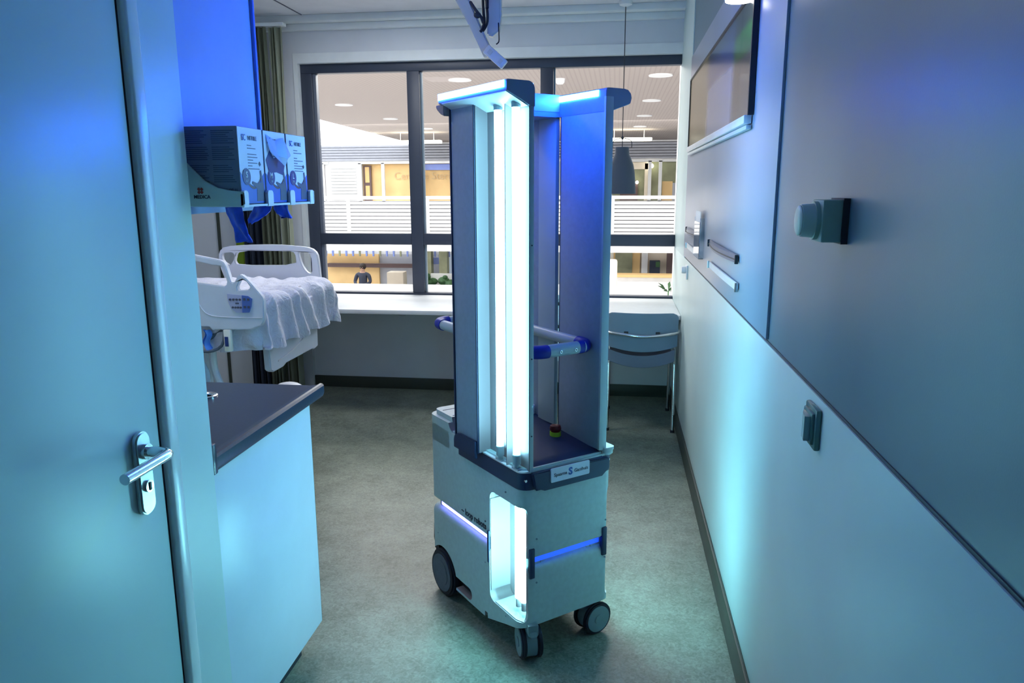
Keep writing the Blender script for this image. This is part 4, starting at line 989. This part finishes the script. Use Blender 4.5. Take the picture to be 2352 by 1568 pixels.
# right hand lower rooms
rr = thing('reception_room','cream lower level reception with wood framed opening','room',(1,23.6,-3.3))
MB().box(-.6,3,23.6,23.7,-3.3,-.25).build('back_wall', CREAM, rr)
MB().box(-.05,.75,23.4,23.5,-1.12,-.30).build('opening_frame', WOODL, rr); MB().box(.0,.52,23.36,23.42,-1.02,-.38).build('blind', OLIV, rr)
MB().box(.80,.98,23.3,23.4,-3.3,-.25).build('post', ATRW, rr)
MB().box(1.05,1.35,23.2,23.5,-1.10,-.62).build('dark_cabinet', DARKI, rr); MB().box(1.22,1.34,23.18,23.21,-.80,-.64).build('screen', FOL, rr)
MB().box(1.55,1.80,23.3,23.4,-1.10,-.36).build('brown_panel', BROWNP, rr)
MB().box(1.85,2.2,23.3,23.4,-.9,-.3).build('white_cupboard', ATRW, rr)
cc = MB().box(-.22,.03,9.9,10.1,-3.4,.64,bev=.03).build('column', CREAM); tag(cc,'cream rounded column outside the window right of the robot','column')
pt = thing('potted_plant','green leafy plant tips outside the window near the right wall','plant',(.72,10,.0))
for k in range(9):
    a = k*.7; c = Vector((.70+.02*math.cos(a),10+.05*math.sin(a),.23)); d = Vector((math.cos(a)*.13,math.sin(a)*.06,.06+.05*(k%3)))
    g = MB(); t = bmesh.new(); s = Vector((-d.y,d.x,0)).normalized()*.022+Vector((0,0,.012))
    V = [t.verts.new(c), t.verts.new(c+d*.5+s), t.verts.new(c+d+Vector((0,0,-.04))), t.verts.new(c+d*.5-s)]; t.faces.new(V); bmesh.ops.solidify(t, geom=t.faces[:], thickness=.002); g.merge(t)
    g.build('leaf', FOL, pt)
MB().cyl((.70,10,.0),(.70,10,.24),.008,n=8).build('stem', FOL, pt)
MB().lathe((.70,10,-.25),[(.10,0),(.14,.25),(.12,.25),(.1,.1)],20).build('pot', ATRW, pt)
pe2 = MB().box(.3,1.2,9.8,10.2,-3.4,-.25).build('plinth', ATRW); tag(pe2,'white plinth under the plant outside the window','plinth')

# seated person far below (head, torso, arms as one skinned surface)
def person(loc):
    V = [(0,0,.50),(0,.0,.72),(0,0,.92),(0,0,1.05),(0,-.01,1.13),(0,-.02,1.24),  # pelvis..head
         (-.19,0,1.02),(-.25,-.05,.80),(-.12,-.25,.74),(.19,0,1.02),(.25,-.05,.80),(.12,-.25,.74),
         (-.11,-.40,.50),(-.11,-.42,.06),(-.11,-.56,.04),(.11,-.40,.50),(.11,-.42,.06),(.11,-.56,.04)]
    R = [.15,.14,.15,.08,.055,.10,.075,.055,.035,.075,.055,.035,.075,.05,.035,.075,.05,.035]
    E = [(0,1),(1,2),(2,3),(3,4),(4,5),(3,6),(6,7),(7,8),(3,9),(9,10),(10,11),(0,12),(12,13),(13,14),(0,15),(15,16),(16,17)]
    me = bpy.data.meshes.new('body'); me.from_pydata(V,E,[])
    p = thing('person','person in a dark jacket seated at the far lower level','person',loc)
    o = bpy.data.objects.new('body', me); C.objects.link(o)
    md = o.modifiers.new('s','SKIN'); 
    for sv,r in zip(me.skin_vertices[0].data,R): sv.radius = (r,r)
    me.skin_vertices[0].data[0].use_root = True
    o.modifiers.new('u','SUBSURF').levels = 1
    bpy.context.view_layer.update()
    m2 = bpy.data.meshes.new_from_object(o.evaluated_get(bpy.context.evaluated_depsgraph_get())); o.modifiers.clear(); o.data = m2; o.parent = p
    m2.materials.clear(); m2.materials.append(JACK); m2.materials.append(SKIN)
    for f in m2.polygons:
        if f.center.z > 1.10 or (f.center.y < -.24 and .68 < f.center.z < .8): f.material_index = 1
        f.use_smooth = True
    q = Vector(loc)
    MB().sph((q.x,q.y+.015,q.z+1.275),.105,(1,1,1.0)).build('hair', HAIR, p)
    MB().sph((q.x-.035,q.y-.115,q.z+1.25),.012).sph((q.x+.035,q.y-.115,q.z+1.25),.012).sph((q.x,q.y-.125,q.z+1.22),.015,(.8,1.2,1.4)).build('face_features', SKIN, p)
person((-7.65,22.2,-2.05))
st = thing('stool','plain stool under the seated person','stool',(-7.65,22.25,-3.4))
MB().cyl((-7.65,22.25,-1.66),(-7.65,22.25,-1.62),.2).build('seat', BROWNP, st); MB().cyl((-7.65,22.25,-3.4),(-7.65,22.25,-1.66),.04).build('leg', STEEL, st)

for o in bpy.data.objects:
    if '_w' in o: del o['_w']
